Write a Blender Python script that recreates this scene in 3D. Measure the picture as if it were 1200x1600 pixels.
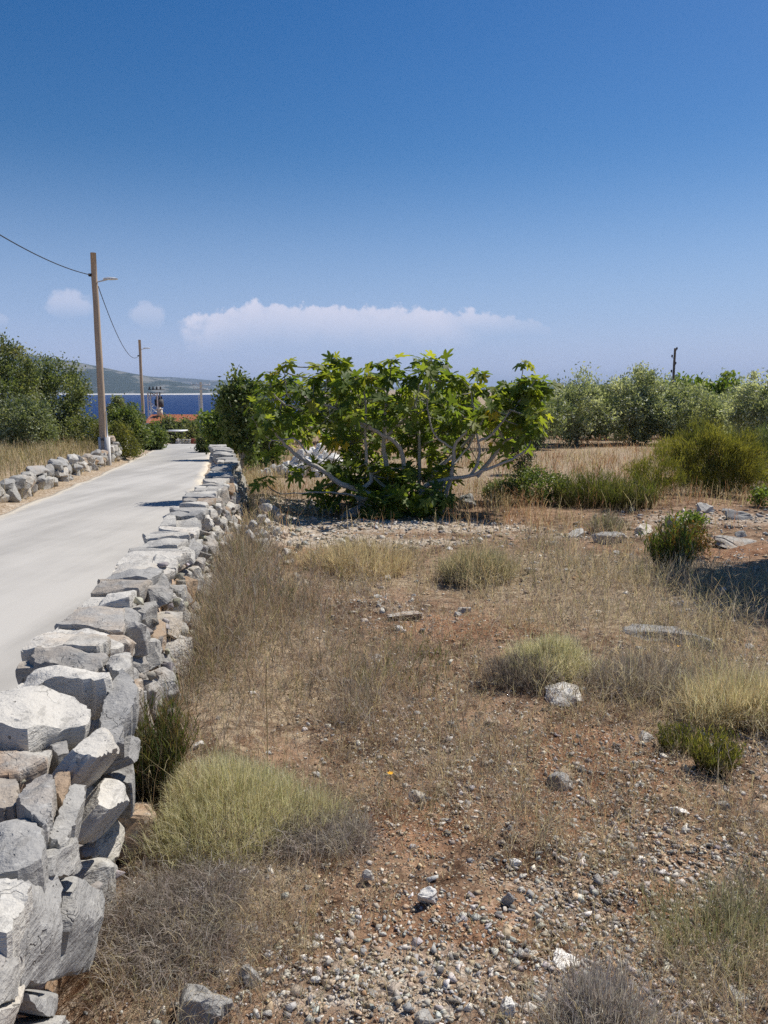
import bpy, bmesh, math, random
import numpy as np
from mathutils import Vector, Matrix

for o in list(bpy.data.objects):
    bpy.data.objects.remove(o)
R = math.radians
scene = bpy.context.scene
COL = scene.collection
random.seed(7)

# ------------------------------------------------------------------ camera
CAM_H, PITCH, F = 1.6, R(9.1), 1200.0          # eye height, tilt down, focal length in photo pixels
cam_d = bpy.data.cameras.new('camera')
cam_d.sensor_fit = 'VERTICAL'; cam_d.sensor_height = 36.0; cam_d.lens = 36.0 * F / 1600.0
cam_d.clip_start = 0.05; cam_d.clip_end = 80000.0
cam = bpy.data.objects.new('camera', cam_d); COL.objects.link(cam)
cam.location = (0, 0, CAM_H); cam.rotation_euler = (R(90) - PITCH, 0, 0)
scene.camera = cam

# ------------------------------------------------------------------ sky and sun
SUN_AZ, SUN_EL = R(50), R(52)                   # ahead and to the right, high
SKY_STRENGTH = 0.085
world = bpy.data.worlds.new('World'); scene.world = world; world.use_nodes = True
wn, wl = world.node_tree.nodes, world.node_tree.links
wn.clear()

def mnode(nt, op, a, b=None, c=None, clamp=False):
    n = nt.nodes.new('ShaderNodeMath'); n.operation = op; n.use_clamp = clamp
    for i, v in enumerate((a, b, c)):
        if v is None: continue
        if isinstance(v, (int, float)): n.inputs[i].default_value = v
        else: nt.links.new(v, n.inputs[i])
    return n.outputs[0]

def smooth(nt, v, lo, hi):
    n = nt.nodes.new('ShaderNodeMapRange'); n.interpolation_type = 'SMOOTHSTEP'
    nt.links.new(v, n.inputs[0]); n.inputs[1].default_value = lo; n.inputs[2].default_value = hi
    return n.outputs[0]

def build_world():
    nt = world.node_tree
    sky = wn.new('ShaderNodeTexSky'); sky.sky_type = 'NISHITA'; sky.sun_disc = False
    sky.sun_elevation = SUN_EL; sky.sun_rotation = SUN_AZ
    sky.altitude = 0; sky.air_density = 1.0; sky.dust_density = 0.3; sky.ozone_density = 2.0
    tc = wn.new('ShaderNodeTexCoord'); sep = wn.new('ShaderNodeSeparateXYZ')
    wl.new(tc.outputs['Generated'], sep.inputs[0])
    X, Y, Z = sep.outputs
    u = mnode(nt, 'MULTIPLY', mnode(nt, 'ARCTAN2', X, Y), 57.2958)
    v = mnode(nt, 'MULTIPLY', mnode(nt, 'ARCSINE', Z), 57.2958)
    comb = wn.new('ShaderNodeCombineXYZ'); wl.new(u, comb.inputs[0]); wl.new(v, comb.inputs[1])
    def noise(scale, detail, rough=0.55):
        n = wn.new('ShaderNodeTexNoise'); n.inputs['Scale'].default_value = scale
        n.inputs['Detail'].default_value = detail; n.inputs['Roughness'].default_value = rough
        wl.new(comb.outputs[0], n.inputs['Vector']); return n.outputs[0]
    n1 = mnode(nt, 'SUBTRACT', noise(0.9, 6), 0.5)
    n2 = mnode(nt, 'SUBTRACT', noise(0.28, 3), 0.5)
    fc = wn.new('ShaderNodeFloatCurve')           # height of the cloud bank's top along the horizon
    cu = fc.mapping.curves[0]
    pts = [(0.0, 0.60), (0.12, 0.64), (0.165, 0.68), (0.21, 0.735), (0.27, 0.80), (0.36, 0.79), (0.45, 0.78), (0.52, 0.77), (0.60, 0.745),
           (0.66, 0.71), (0.73, 0.67), (0.765, 0.60), (0.785, 0.34), (0.88, 0.36), (1.0, 0.30)]
    cu.points[0].location = pts[0]; cu.points[1].location = pts[-1]
    for p in pts[1:-1]: cu.points.new(*p)
    fc.mapping.update()
    wl.new(mnode(nt, 'DIVIDE', mnode(nt, 'ADD', u, 20.3), 42.0, clamp=True), fc.inputs[1])
    top = mnode(nt, 'MULTIPLY', fc.outputs[0], 7.6)
    d = mnode(nt, 'SUBTRACT', mnode(nt, 'ADD', top, mnode(nt, 'ADD', mnode(nt, 'MULTIPLY', n1, 2.2), mnode(nt, 'MULTIPLY', n2, 0.4))), v)
    edge = smooth(nt, d, -0.05, 0.30)
    ramp = wn.new('ShaderNodeFloatCurve')         # the anvil thins out to the right and the base melts into the haze
    base = smooth(nt, v, 0.8, 5.2)
    taper = mnode(nt, 'SUBTRACT', 1.0, mnode(nt, 'MULTIPLY', smooth(nt, u, 3.0, 12.5), 0.62))
    body = mnode(nt, 'ADD', 0.16, mnode(nt, 'MULTIPLY', mnode(nt, 'SUBTRACT', 1.0, smooth(nt, d, 0.3, 3.4)), 0.84))
    wn.remove(ramp)
    lowcut = mnode(nt, 'MAXIMUM', smooth(nt, mnode(nt, 'ADD', v, mnode(nt, 'MULTIPLY', n2, 1.0)), 3.0, 5.4), mnode(nt, 'SUBTRACT', 1.0, smooth(nt, u, 4.0, 9.0)))
    m = mnode(nt, 'MULTIPLY', mnode(nt, 'MULTIPLY', edge, body), mnode(nt, 'MULTIPLY', taper, lowcut))
    m = mnode(nt, 'MULTIPLY', m, smooth(nt, mnode(nt, 'ADD', u, mnode(nt, 'MULTIPLY', n1, 5.0)), -15.2, -12.6))
    tex = mnode(nt, 'ADD', 0.86, mnode(nt, 'MULTIPLY', n1, 0.9))
    m = mnode(nt, 'MULTIPLY', m, tex)
    def puff(u0, v0, a, b, k):
        e = mnode(nt, 'ADD', mnode(nt, 'POWER', mnode(nt, 'ABSOLUTE', mnode(nt, 'DIVIDE', mnode(nt, 'SUBTRACT', u, u0), a)), 2.0),
                  mnode(nt, 'POWER', mnode(nt, 'ABSOLUTE', mnode(nt, 'DIVIDE', mnode(nt, 'SUBTRACT', v, v0), b)), 2.0))
        s = mnode(nt, 'ADD', mnode(nt, 'SUBTRACT', 1.0, e), mnode(nt, 'MULTIPLY', n1, 2.2))
        low = smooth(nt, v, v0 - b * 1.0, v0 + b * 0.5)
        return mnode(nt, 'MULTIPLY', mnode(nt, 'MULTIPLY', smooth(nt, s, 0.0, 0.7), low), k)
    for a in ((-21.6, 5.5, 1.7, 1.2, 0.55), (-16.6, 4.9, 1.3, 1.3, 0.42), (-26.2, 4.3, 1.0, 0.6, 0.25)):
        m = mnode(nt, 'MAXIMUM', m, puff(*a))
    # thin veil low over the horizon all round
    veil = mnode(nt, 'MULTIPLY', mnode(nt, 'SUBTRACT', 1.0, smooth(nt, v, 0.5, 5.5)), mnode(nt, 'ADD', 0.22, mnode(nt, 'MULTIPLY', n2, 0.3)))
    m = mnode(nt, 'MAXIMUM', m, veil)
    m = mnode(nt, 'MULTIPLY', m, 0.95, clamp=True)
    hs = wn.new('ShaderNodeHueSaturation'); hs.inputs['Saturation'].default_value = 1.45; hs.inputs['Value'].default_value = 0.84; hs.inputs['Hue'].default_value = 0.507
    wl.new(sky.outputs[0], hs.inputs['Color'])
    low = mnode(nt, 'SUBTRACT', 1.0, smooth(nt, v, -2.0, 17.0))      # hazy blue air low in the sky, the same all round
    hz = wn.new('ShaderNodeMix'); hz.data_type = 'RGBA'; wl.new(mnode(nt, 'MULTIPLY', low, 0.9), hz.inputs[0]); wl.new(hs.outputs[0], hz.inputs[6])
    hz.inputs[7].default_value = (3.7, 4.9, 8.4, 1)
    hs = hz
    mix = wn.new('ShaderNodeMix'); mix.data_type = 'RGBA'
    wl.new(m, mix.inputs[0]); wl.new(hs.outputs[2], mix.inputs[6])
    mix.inputs[7].default_value = (7.4, 7.5, 9.0, 1)
    bg = wn.new('ShaderNodeBackground'); bg.inputs[1].default_value = SKY_STRENGTH
    out = wn.new('ShaderNodeOutputWorld')
    wl.new(mix.outputs[2], bg.inputs[0]); wl.new(bg.outputs[0], out.inputs[0])
build_world()

sun_d = bpy.data.lights.new('sun', 'SUN'); sun_d.energy = 4.8; sun_d.angle = R(0.53); sun_d.color = (1.0, 0.945, 0.86)
sun = bpy.data.objects.new('sun', sun_d); COL.objects.link(sun)
SD = Vector((math.sin(SUN_AZ) * math.cos(SUN_EL), math.cos(SUN_AZ) * math.cos(SUN_EL), math.sin(SUN_EL)))
sun.rotation_euler = SD.to_track_quat('Z', 'Y').to_euler()
vs = scene.view_settings
vs.view_transform = 'Standard'; vs.look = 'None'; vs.exposure = 0.22; vs.gamma = 1.0; vs.use_curve_mapping = False
scene.render.engine = 'CYCLES'
scene.cycles.max_bounces = 6; scene.cycles.diffuse_bounces = 3; scene.cycles.transmission_bounces = 4
scene.cycles.volume_bounces = 0; scene.cycles.caustics_reflective = False; scene.cycles.caustics_refractive = False
scene.cycles.use_denoising = False
scene.cycles.sample_clamp_indirect = 4.0

# ------------------------------------------------------------------ number helpers
rng = np.random.default_rng(11)
CP, SP = math.cos(PITCH), math.sin(PITCH)

def ray(px, py):
    a, b = (px - 600.0) / F, (py - 800.0) / F
    return np.array([a, CP - b * SP, -SP - b * CP])        # direction for depth 1

def _hash(ix, iy, s):
    h = (ix * 374761393 + iy * 668265263 + s * 974634777) & 0xFFFFFFFF
    h = ((h ^ (h >> 13)) * 1274126177) & 0xFFFFFFFF
    return ((h ^ (h >> 16)) & 0xFFFF) / 65535.0

def vnoise(x, y, s=0):
    x = np.asarray(x, float); y = np.asarray(y, float)
    ix = np.floor(x).astype(np.int64); iy = np.floor(y).astype(np.int64)
    fx = x - ix; fy = y - iy
    fx = fx * fx * (3 - 2 * fx); fy = fy * fy * (3 - 2 * fy)
    a = _hash(ix, iy, s); b = _hash(ix + 1, iy, s); c = _hash(ix, iy + 1, s); d = _hash(ix + 1, iy + 1, s)
    return (a + (b - a) * fx) * (1 - fy) + (c + (d - c) * fx) * fy

def fbm(x, y, s=0, o=4):
    t = 0; amp = 1; n = 0
    for i in range(o):
        t = t + amp * vnoise(x * 2 ** i, y * 2 ** i, s + i); n += amp; amp *= 0.5
    return t / n

def sstep(a, b, x):
    t = np.clip((np.asarray(x, float) - a) / (b - a), 0, 1); return t * t * (3 - 2 * t)

def softp(x, k=3.0):
    return np.log1p(np.exp(-np.abs(x) / k)) * k + np.maximum(x, 0)

# road centre line, from its edges in the picture
_RY = np.array([-6, 0, 5, 14.3, 20, 31, 36, 46, 60, 75, 100.0])
_RX = np.array([-1.5, -2.65, -3.62, -5.42, -6.62, -8.8, -9.85, -12.1, -15.4, -19.2, -25.5])
_RC = np.polyfit(_RY, _RX, 4)
def road_x(y): return np.polyval(_RC, y)
ROAD_W = 1.75
def road_z(y): return -0.15 - 0.04 * y - 0.045 * softp(y - 60, 4)
def wall_x(y): return -0.83 - 0.115 * y - 0.0175 * np.maximum(0, np.asarray(y, float) - 9) ** 2   # centre of the near wall
WALL_END = 14.6
def wall_top(y): return 0.555 + 0.0 * y

def ground_z(x, y, fine=True):
    x = np.asarray(x, float); y = np.asarray(y, float)
    zf = -0.026 * softp(y - 9, 2) - 0.03 * softp(y - 60, 8)
    zr = road_z(np.clip(y, -40, 1e9))
    xr = road_x(np.clip(y, -20, 100)); xr = np.where(y > 100, road_x(100.0) - 0.25 * (y - 100), xr)
    s = x - xr
    near = sstep(18, 14, y)
    right = sstep(ROAD_W + 0.12, ROAD_W + 0.12 + 0.5 * near + 2.4 * (1 - near), s)
    left = sstep(-ROAD_W - 0.5, -ROAD_W - 1.5, s)
    z = zr + (zf - zr) * right + left * (0.42 + 0.05 * softp(-s - 6, 3) * sstep(80, 30, y))
    onroad = sstep(ROAD_W + 0.25, ROAD_W + 0.02, np.abs(s)) * sstep(110, 100, y)
    if fine:
        amp = 1 - onroad
        und = (fbm(x * 0.45, y * 0.45, 3, 3) - 0.5) * 0.22 * sstep(0.2, 1.2, np.abs(x - wall_x(np.clip(y, 0, 16))))
        mic = (fbm(x * 4, y * 4, 9, 3) - 0.5) * 0.045 + (fbm(x * 18, y * 18, 5, 2) - 0.5) * 0.016
        wx = wall_x(np.clip(y, 0, 16)) + .40
        z = z + amp * .10 * np.exp(-((x - wx) / .28) ** 2) * sstep(2.2, 3.2, y) * sstep(15, 13, y)      # earth banked against the wall
        z = z + amp * (und * sstep(40, 20, np.abs(y)) + mic * sstep(16, 8, y))
    z = z - 0.07 * onroad
    w = sstep(-0.16, 0.0, x / np.maximum(np.abs(y), 1.0))
    floor_z = -42 * (1 - w) + -9 * w
    z = np.maximum(z, floor_z)
    far = sstep(500, 900, np.abs(y)) * 0
    return z + far

def gz(x, y): return float(ground_z(np.array([x]), np.array([y]))[0])

def on_ground(px, py, fine=True):
    d = ray(px, py); lo, hi = 0.5, 400.0
    ts = np.geomspace(lo, hi, 4000)
    P = np.array([0, 0, CAM_H])[None] + ts[:, None] * d[None]
    below = P[:, 2] < ground_z(P[:, 0], P[:, 1], fine)
    i = int(np.argmax(below)) if below.any() else len(ts) - 1
    p = P[i]; return np.array([p[0], p[1], gz(p[0], p[1])])

def at_depth(px, py, dist):
    d = ray(px, py); t = dist / d[1]
    return np.array([d[0] * t, dist, CAM_H + d[2] * t])

# ------------------------------------------------------------------ mesh helpers
def mesh_np(name, V, Fc, C=None, mat=None, smooth=False):
    me = bpy.data.meshes.new(name)
    V = np.ascontiguousarray(V, np.float32); Fc = np.ascontiguousarray(Fc, np.int32)
    k = Fc.shape[1]
    me.vertices.add(len(V)); me.vertices.foreach_set('co', V.ravel())
    me.loops.add(Fc.size); me.loops.foreach_set('vertex_index', Fc.ravel())
    me.polygons.add(len(Fc))
    me.polygons.foreach_set('loop_start', np.arange(0, Fc.size, k, dtype=np.int32))
    me.polygons.foreach_set('loop_total', np.full(len(Fc), k, np.int32))
    if smooth: me.polygons.foreach_set('use_smooth', np.ones(len(Fc), bool))
    me.update(calc_edges=True)
    if C is not None:
        a = me.color_attributes.new('Col', 'FLOAT_COLOR', 'POINT')
        C4 = np.ones((len(V), 4), np.float32); C4[:, :3] = C
        a.data.foreach_set('color', C4.ravel())
    if mat: me.materials.append(mat)
    return me

def link(name, me, parent=None, loc=None, rot=None, scale=None):
    o = bpy.data.objects.new(name, me); COL.objects.link(o)
    if parent: o.parent = parent
    if loc is not None: o.location = tuple(float(v) for v in loc)
    if rot is not None: o.rotation_euler = tuple(float(v) for v in rot)
    if scale is not None: o.scale = tuple(float(v) for v in scale)
    return o

def tag(o, label=None, cat=None, group=None, kind=None):
    if label: o['label'] = label
    if cat: o['category'] = cat
    if group: o['group'] = group
    if kind: o['kind'] = kind
    return o

def empty(name, loc, rz=0.0):
    o = bpy.data.objects.new(name, None); COL.objects.link(o)
    o.location = tuple(float(v) for v in loc); o.rotation_euler = (0, 0, rz); o.empty_display_size = 0.2
    return o

class Soup:
    """collects triangles with vertex colours, then becomes one mesh"""
    def __init__(s): s.V = []; s.F = []; s.C = []; s.n = 0
    def add(s, V, Fc, C):
        V = np.asarray(V, float).reshape(-1, 3)
        C = np.broadcast_to(np.asarray(C, float), V.shape)
        s.V.append(V); s.F.append(np.asarray(Fc, np.int64) + s.n); s.C.append(C); s.n += len(V)
    def tube(s, P, rad, col, sides=6, cap=True):
        P = np.asarray(P, float); n = len(P); rad = np.broadcast_to(np.asarray(rad, float), (n,))
        T = np.gradient(P, axis=0); T /= np.linalg.norm(T, axis=1)[:, None] + 1e-9
        ref = np.array([0.31, 0.95, 0.02]) if abs(T[0][1]) < 0.9 else np.array([1.0, 0, 0])
        A = np.cross(T, ref); A /= np.linalg.norm(A, axis=1)[:, None] + 1e-9
        B = np.cross(T, A)
        a = np.arange(sides) / sides * 2 * np.pi
        ring = P[:, None] + rad[:, None, None] * (np.cos(a)[None, :, None] * A[:, None] + np.sin(a)[None, :, None] * B[:, None])
        V = ring.reshape(-1, 3); Fc = []
        for i in range(n - 1):
            for j in range(sides):
                a0 = i * sides + j; a1 = i * sides + (j + 1) % sides
                Fc += [(a0, a1, a1 + sides), (a0, a1 + sides, a0 + sides)]
        if cap:
            for i, flip in ((0, 1), (n - 1, 0)):
                for j in range(1, sides - 1):
                    t = (i * sides, i * sides + j, i * sides + j + 1)
                    Fc.append(t[::-1] if flip == 0 else t)
        s.add(V, Fc, col)
    def box(s, c, size, col, rz=0.0):
        c = np.asarray(c, float); h = np.asarray(size, float) / 2
        V = np.array([[x, y, z] for x in (-1, 1) for y in (-1, 1) for z in (-1, 1)], float) * h
        cr, sr = math.cos(rz), math.sin(rz)
        V = np.stack([V[:, 0] * cr - V[:, 1] * sr, V[:, 0] * sr + V[:, 1] * cr, V[:, 2]], 1) + c
        Fc = [(0, 1, 3), (0, 3, 2), (4, 6, 7), (4, 7, 5), (0, 4, 5), (0, 5, 1), (2, 3, 7), (2, 7, 6), (0, 2, 6), (0, 6, 4), (1, 5, 7), (1, 7, 3)]
        s.add(V, Fc, col)
    def build(s, name, mat, parent=None, loc=(0, 0, 0), smooth=False):
        V = np.concatenate(s.V); V = V - np.asarray(loc, float)
        me = mesh_np(name, V, np.concatenate(s.F), np.concatenate(s.C), mat, smooth)
        return link(name, me, parent, None if parent else loc)

def palette(cols, n, jitter=0.12, w=None):
    cols = np.asarray(cols, float)
    i = rng.choice(len(cols), n, p=None if w is None else np.asarray(w) / np.sum(w))
    c = cols[i] * (1 + rng.normal(0, jitter, (n, 1))) * (1 + rng.normal(0, jitter * 0.15, (n, 3)))
    return np.clip(c, 0.004, 0.9)

def blades(soup, base, h, az, lean, width, col, twist=None, tipw=0.15):
    """grass blades / stalks as tapered three-piece ribbons"""
    base = np.asarray(base, float); n = len(base)
    h = np.broadcast_to(h, (n,)); lean = np.broadcast_to(lean, (n,)); width = np.broadcast_to(width, (n,))
    d = np.stack([np.cos(az), np.sin(az), np.zeros(n)], 1)
    tw = rng.uniform(0, 2 * np.pi, n) if twist is None else twist
    s = np.stack([np.cos(tw), np.sin(tw), np.zeros(n)], 1)
    up = np.array([0, 0, 1.0])
    def p(t):
        ang = lean * (0.35 + 0.65 * t)
        return base + h[:, None] * t * (np.cos(ang)[:, None] * up + np.sin(ang)[:, None] * d)
    p0, p1, p2 = base, p(0.5), p(1.0)
    w = width[:, None] * 0.5
    V = np.stack([p0 - s * w, p0 + s * w, p1 - s * w * 0.8, p1 + s * w * 0.8, p2 - s * w * tipw, p2 + s * w * tipw], 1).reshape(-1, 3)
    o = (np.arange(n) * 6)[:, None]
    Fc = np.concatenate([o + np.array([[0, 1, 3]]), o + np.array([[0, 3, 2]]), o + np.array([[2, 3, 5]]), o + np.array([[2, 5, 4]])])
    soup.add(V, Fc, np.repeat(col, 6, axis=0))
    return p0, p1, p2, p

def leaves(soup, cen, L, W, col, up_bias=0.3, outward=None):
    """leaf sized rhombs, two triangles each, folded along the rib"""
    n = len(cen)
    a = rng.normal(0, 1, (n, 3)); a[:, 2] += up_bias
    if outward is not None: a += outward * 0.8
    a /= np.linalg.norm(a, axis=1)[:, None]
    b = rng.normal(0, 1, (n, 3)); b -= a * (a * b).sum(1)[:, None]; b /= np.linalg.norm(b, axis=1)[:, None]
    c = np.cross(a, b)
    L = np.broadcast_to(L, (n,))[:, None] * rng.uniform(0.7, 1.3, (n, 1)); W = np.broadcast_to(W, (n,))[:, None] * rng.uniform(0.7, 1.3, (n, 1))
    V = np.stack([cen - a * L * .5, cen + b * W * .5 + c * W * .15, cen + a * L * .5, cen - b * W * .5 + c * W * .15], 1).reshape(-1, 3)
    o = (np.arange(n) * 4)[:, None]
    soup.add(V, np.concatenate([o + np.array([[0, 1, 2]]), o + np.array([[0, 2, 3]])]), np.repeat(col, 4, axis=0))

def rand_rot(n):
    q = rng.normal(0, 1, (n, 4)); q /= np.linalg.norm(q, axis=1)[:, None]
    w, x, y, z = q.T
    return np.stack([np.stack([1 - 2 * (y * y + z * z), 2 * (x * y - z * w), 2 * (x * z + y * w)], 1),
                     np.stack([2 * (x * y + z * w), 1 - 2 * (x * x + z * z), 2 * (y * z - x * w)], 1),
                     np.stack([2 * (x * z - y * w), 2 * (y * z + x * w), 1 - 2 * (x * x + y * y)], 1)], 1)

# ------------------------------------------------------------------ materials
def new_mat(name):
    m = bpy.data.materials.new(name); m.use_nodes = True
    nt = m.node_tree; nt.nodes.clear()
    out = nt.nodes.new('ShaderNodeOutputMaterial')
    return m, nt, out

def principled(nt, out, rough=0.9, spec=0.2):
    b = nt.nodes.new('ShaderNodeBsdfPrincipled'); b.inputs['Roughness'].default_value = rough
    b.inputs['Specular IOR Level'].default_value = spec
    nt.links.new(b.outputs[0], out.inputs[0]); return b

def nz(nt, scale, detail=4, rough=0.55, vec=None, kind='ShaderNodeTexNoise'):
    n = nt.nodes.new(kind); n.inputs['Scale'].default_value = scale
    if 'Detail' in n.inputs: n.inputs['Detail'].default_value = detail
    if kind == 'ShaderNodeTexNoise': n.inputs['Roughness'].default_value = rough
    if vec is not None: nt.links.new(vec, n.inputs['Vector'])
    return n

def mixc(nt, f, a, b, mode='MIX'):
    n = nt.nodes.new('ShaderNodeMix'); n.data_type = 'RGBA'; n.blend_type = mode
    for i, v in ((0, f), (6, a), (7, b)):
        if isinstance(v, (int, float)): n.inputs[i].default_value = v
        elif isinstance(v, tuple): n.inputs[i].default_value = v if len(v) == 4 else (*v, 1)
        else: nt.links.new(v, n.inputs[i])
    return n.outputs[2]

def bump(nt, b, h, strength=0.5, dist=0.02):
    n = nt.nodes.new('ShaderNodeBump'); n.inputs['Strength'].default_value = strength; n.inputs['Distance'].default_value = dist
    nt.links.new(h, n.inputs['Height']); nt.links.new(n.outputs[0], b.inputs['Normal'])

def texco(nt, which='Object'):
    return nt.nodes.new('ShaderNodeTexCoord').outputs[which]

def mat_attr_leaf(name, trans=0.3, rough=0.6, spec=0.25, tint=(1.25, 1.25, 0.55)):
    m, nt, out = new_mat(name)
    at = nt.nodes.new('ShaderNodeAttribute'); at.attribute_name = 'Col'
    b = principled(nt, out, rough, spec); nt.links.new(at.outputs[0], b.inputs['Base Color'])
    if trans > 0:
        t = nt.nodes.new('ShaderNodeBsdfTranslucent')
        nt.links.new(mixc(nt, 1.0, at.outputs[0], tint, 'MULTIPLY'), t.inputs[0])
        mx = nt.nodes.new('ShaderNodeMixShader'); mx.inputs[0].default_value = trans
        nt.links.new(b.outputs[0], mx.inputs[1]); nt.links.new(t.outputs[0], mx.inputs[2]); nt.links.new(mx.outputs[0], out.inputs[0])
    return m

def mat_plain(name, col, rough=0.8, spec=0.2, nscale=0, namt=0.25, metallic=0.0, stretch=None):
    m, nt, out = new_mat(name); b = principled(nt, out, rough, spec)
    b.inputs['Metallic'].default_value = metallic
    if nscale:
        v = texco(nt)
        if stretch:
            mp = nt.nodes.new('ShaderNodeMapping'); mp.inputs['Scale'].default_value = stretch; nt.links.new(v, mp.inputs[0]); v = mp.outputs[0]
        n = nz(nt, nscale, 5, 0.6, v)
        f = mnode(nt, 'ADD', 1 - namt, mnode(nt, 'MULTIPLY', n.outputs[0], 2 * namt))
        cc = nt.nodes.new('ShaderNodeCombineColor')
        for i in range(3): nt.links.new(f, cc.inputs[i])
        nt.links.new(mixc(nt, 1.0, (*col, 1), cc.outputs[0], 'MULTIPLY'), b.inputs['Base Color'])
        bump(nt, b, n.outputs[0], 0.3, 0.01)
    else: b.inputs['Base Color'].default_value = (*col, 1)
    return m

def mat_limestone(name, grey=(0.33, 0.32, 0.30), white=(0.49, 0.47, 0.425), tan=(0.46, 0.34, 0.22), white_bias=0.0, tan_amt=0.35):
    m, nt, out = new_mat(name); b = principled(nt, out, 0.88, 0.15)
    oi = nt.nodes.new('ShaderNodeObjectInfo')
    geo = nt.nodes.new('ShaderNodeNewGeometry')
    vec = nt.nodes.new('ShaderNodeVectorMath'); vec.operation = 'ADD'
    nt.links.new(geo.outputs['Position'], vec.inputs[0])
    sc = nt.nodes.new('ShaderNodeVectorMath'); sc.operation = 'SCALE'; sc.inputs[0].default_value = (13.1, 7.7, 5.3)
    nt.links.new(oi.outputs['Random'], sc.inputs['Scale']); nt.links.new(sc.outputs[0], vec.inputs[1])
    v = vec.outputs[0]
    big, mid, fine = nz(nt, 5, 5, 0.6, v), nz(nt, 17, 6, 0.65, v), nz(nt, 90, 4, 0.6, v)
    rnd = oi.outputs['Random']
    r2 = mnode(nt, 'FRACT', mnode(nt, 'MULTIPLY', rnd, 7.31)); r3 = mnode(nt, 'FRACT', mnode(nt, 'MULTIPLY', rnd, 23.7))
    fw = smooth(nt, mnode(nt, 'ADD', mnode(nt, 'ADD', mnode(nt, 'MULTIPLY', rnd, 0.55), white_bias), mnode(nt, 'ADD', mnode(nt, 'MULTIPLY', big.outputs[0], 0.6), mnode(nt, 'MULTIPLY', mid.outputs[0], 0.35))), 0.66, 1.0)
    c = mixc(nt, fw, (*grey, 1), (*white, 1))
    ft = mnode(nt, 'MULTIPLY', smooth(nt, mnode(nt, 'ADD', mnode(nt, 'MULTIPLY', r2, 0.4), mnode(nt, 'MULTIPLY', nz(nt, 6, 4, 0.6, v).outputs[0], 0.8)), 0.66, 0.9), tan_amt)
    c = mixc(nt, ft, c, (*tan, 1))
    dark = smooth(nt, mid.outputs[0], 0.40, 0.30)
    c = mixc(nt, mnode(nt, 'MULTIPLY', dark, 0.45), c, (0.10, 0.10, 0.095, 1))
    mp = nt.nodes.new('ShaderNodeMapping'); mp.inputs['Scale'].default_value = (2.2, 2.2, 16); mp.inputs['Rotation'].default_value = (R(18), R(-14), 0); nt.links.new(v, mp.inputs[0])
    bed = nz(nt, 3.0, 5, 0.7, mp.outputs[0])                      # bedding lines
    c = mixc(nt, mnode(nt, 'MULTIPLY', smooth(nt, bed.outputs[0], 0.46, 0.36), 0.38), c, (0.17, 0.16, 0.145, 1))
    dist = nt.nodes.new('ShaderNodeVectorMath'); dist.operation = 'ADD'; nt.links.new(v, dist.inputs[0])
    dn = nz(nt, 9, 3, 0.6, v); ds = nt.nodes.new('ShaderNodeVectorMath'); ds.operation = 'SCALE'; ds.inputs['Scale'].default_value = 0.30
    nt.links.new(dn.outputs['Color'], ds.inputs[0]); nt.links.new(ds.outputs[0], dist.inputs[1])
    vo = nt.nodes.new('ShaderNodeTexVoronoi'); vo.feature = 'DISTANCE_TO_EDGE'; vo.inputs['Scale'].default_value = 5.0; nt.links.new(dist.outputs[0], vo.inputs['Vector'])
    crack = mnode(nt, 'MULTIPLY', smooth(nt, vo.outputs['Distance'], 0.020, 0.002), smooth(nt, big.outputs[0], 0.50, 0.60))
    c = mixc(nt, mnode(nt, 'MULTIPLY', crack, 0.30), c, (0.09, 0.085, 0.075, 1))
    pit = smooth(nt, nz(nt, 48, 2, 0.5, v).outputs[0], 0.30, 0.24)
    c = mixc(nt, mnode(nt, 'MULTIPLY', pit, 0.7), c, (0.07, 0.066, 0.06, 1))
    lich = smooth(nt, nz(nt, 34, 3, 0.5, v).outputs[0], 0.60, 0.68)
    c = mixc(nt, mnode(nt, 'MULTIPLY', lich, 0.30), c, (0.62, 0.61, 0.57, 1))
    val = mnode(nt, 'ADD', 0.76, mnode(nt, 'ADD', mnode(nt, 'MULTIPLY', r3, 0.22), mnode(nt, 'MULTIPLY', fine.outputs[0], 0.26)))
    cc = nt.nodes.new('ShaderNodeCombineColor')
    for i in range(3): nt.links.new(val, cc.inputs[i])
    nt.links.new(mixc(nt, 1.0, c, cc.outputs[0], 'MULTIPLY'), b.inputs['Base Color'])
    h = mnode(nt, 'SUBTRACT', mnode(nt, 'ADD', mnode(nt, 'ADD', mid.outputs[0], mnode(nt, 'MULTIPLY', bed.outputs[0], 0.8)), mnode(nt, 'MULTIPLY', fine.outputs[0], 0.3)), mnode(nt, 'MULTIPLY', mnode(nt, 'ADD', crack, pit), 0.35))
    bump(nt, b, h, 0.8, 0.016)
    return m

def mat_attr_rock(name):
    m, nt, out = new_mat(name); b = principled(nt, out, 0.92, 0.12)
    at = nt.nodes.new('ShaderNodeAttribute'); at.attribute_name = 'Col'
    p = nt.nodes.new('ShaderNodeNewGeometry').outputs['Position']
    n = nz(nt, 60, 4, 0.65, p)
    f = mnode(nt, 'ADD', 0.6, mnode(nt, 'MULTIPLY', n.outputs[0], 0.8))
    cc = nt.nodes.new('ShaderNodeCombineColor')
    for i in range(3): nt.links.new(f, cc.inputs[i])
    nt.links.new(mixc(nt, 1.0, at.outputs[0], cc.outputs[0], 'MULTIPLY'), b.inputs['Base Color'])
    bump(nt, b, n.outputs[0], 0.5, 0.01)
    return m

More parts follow.
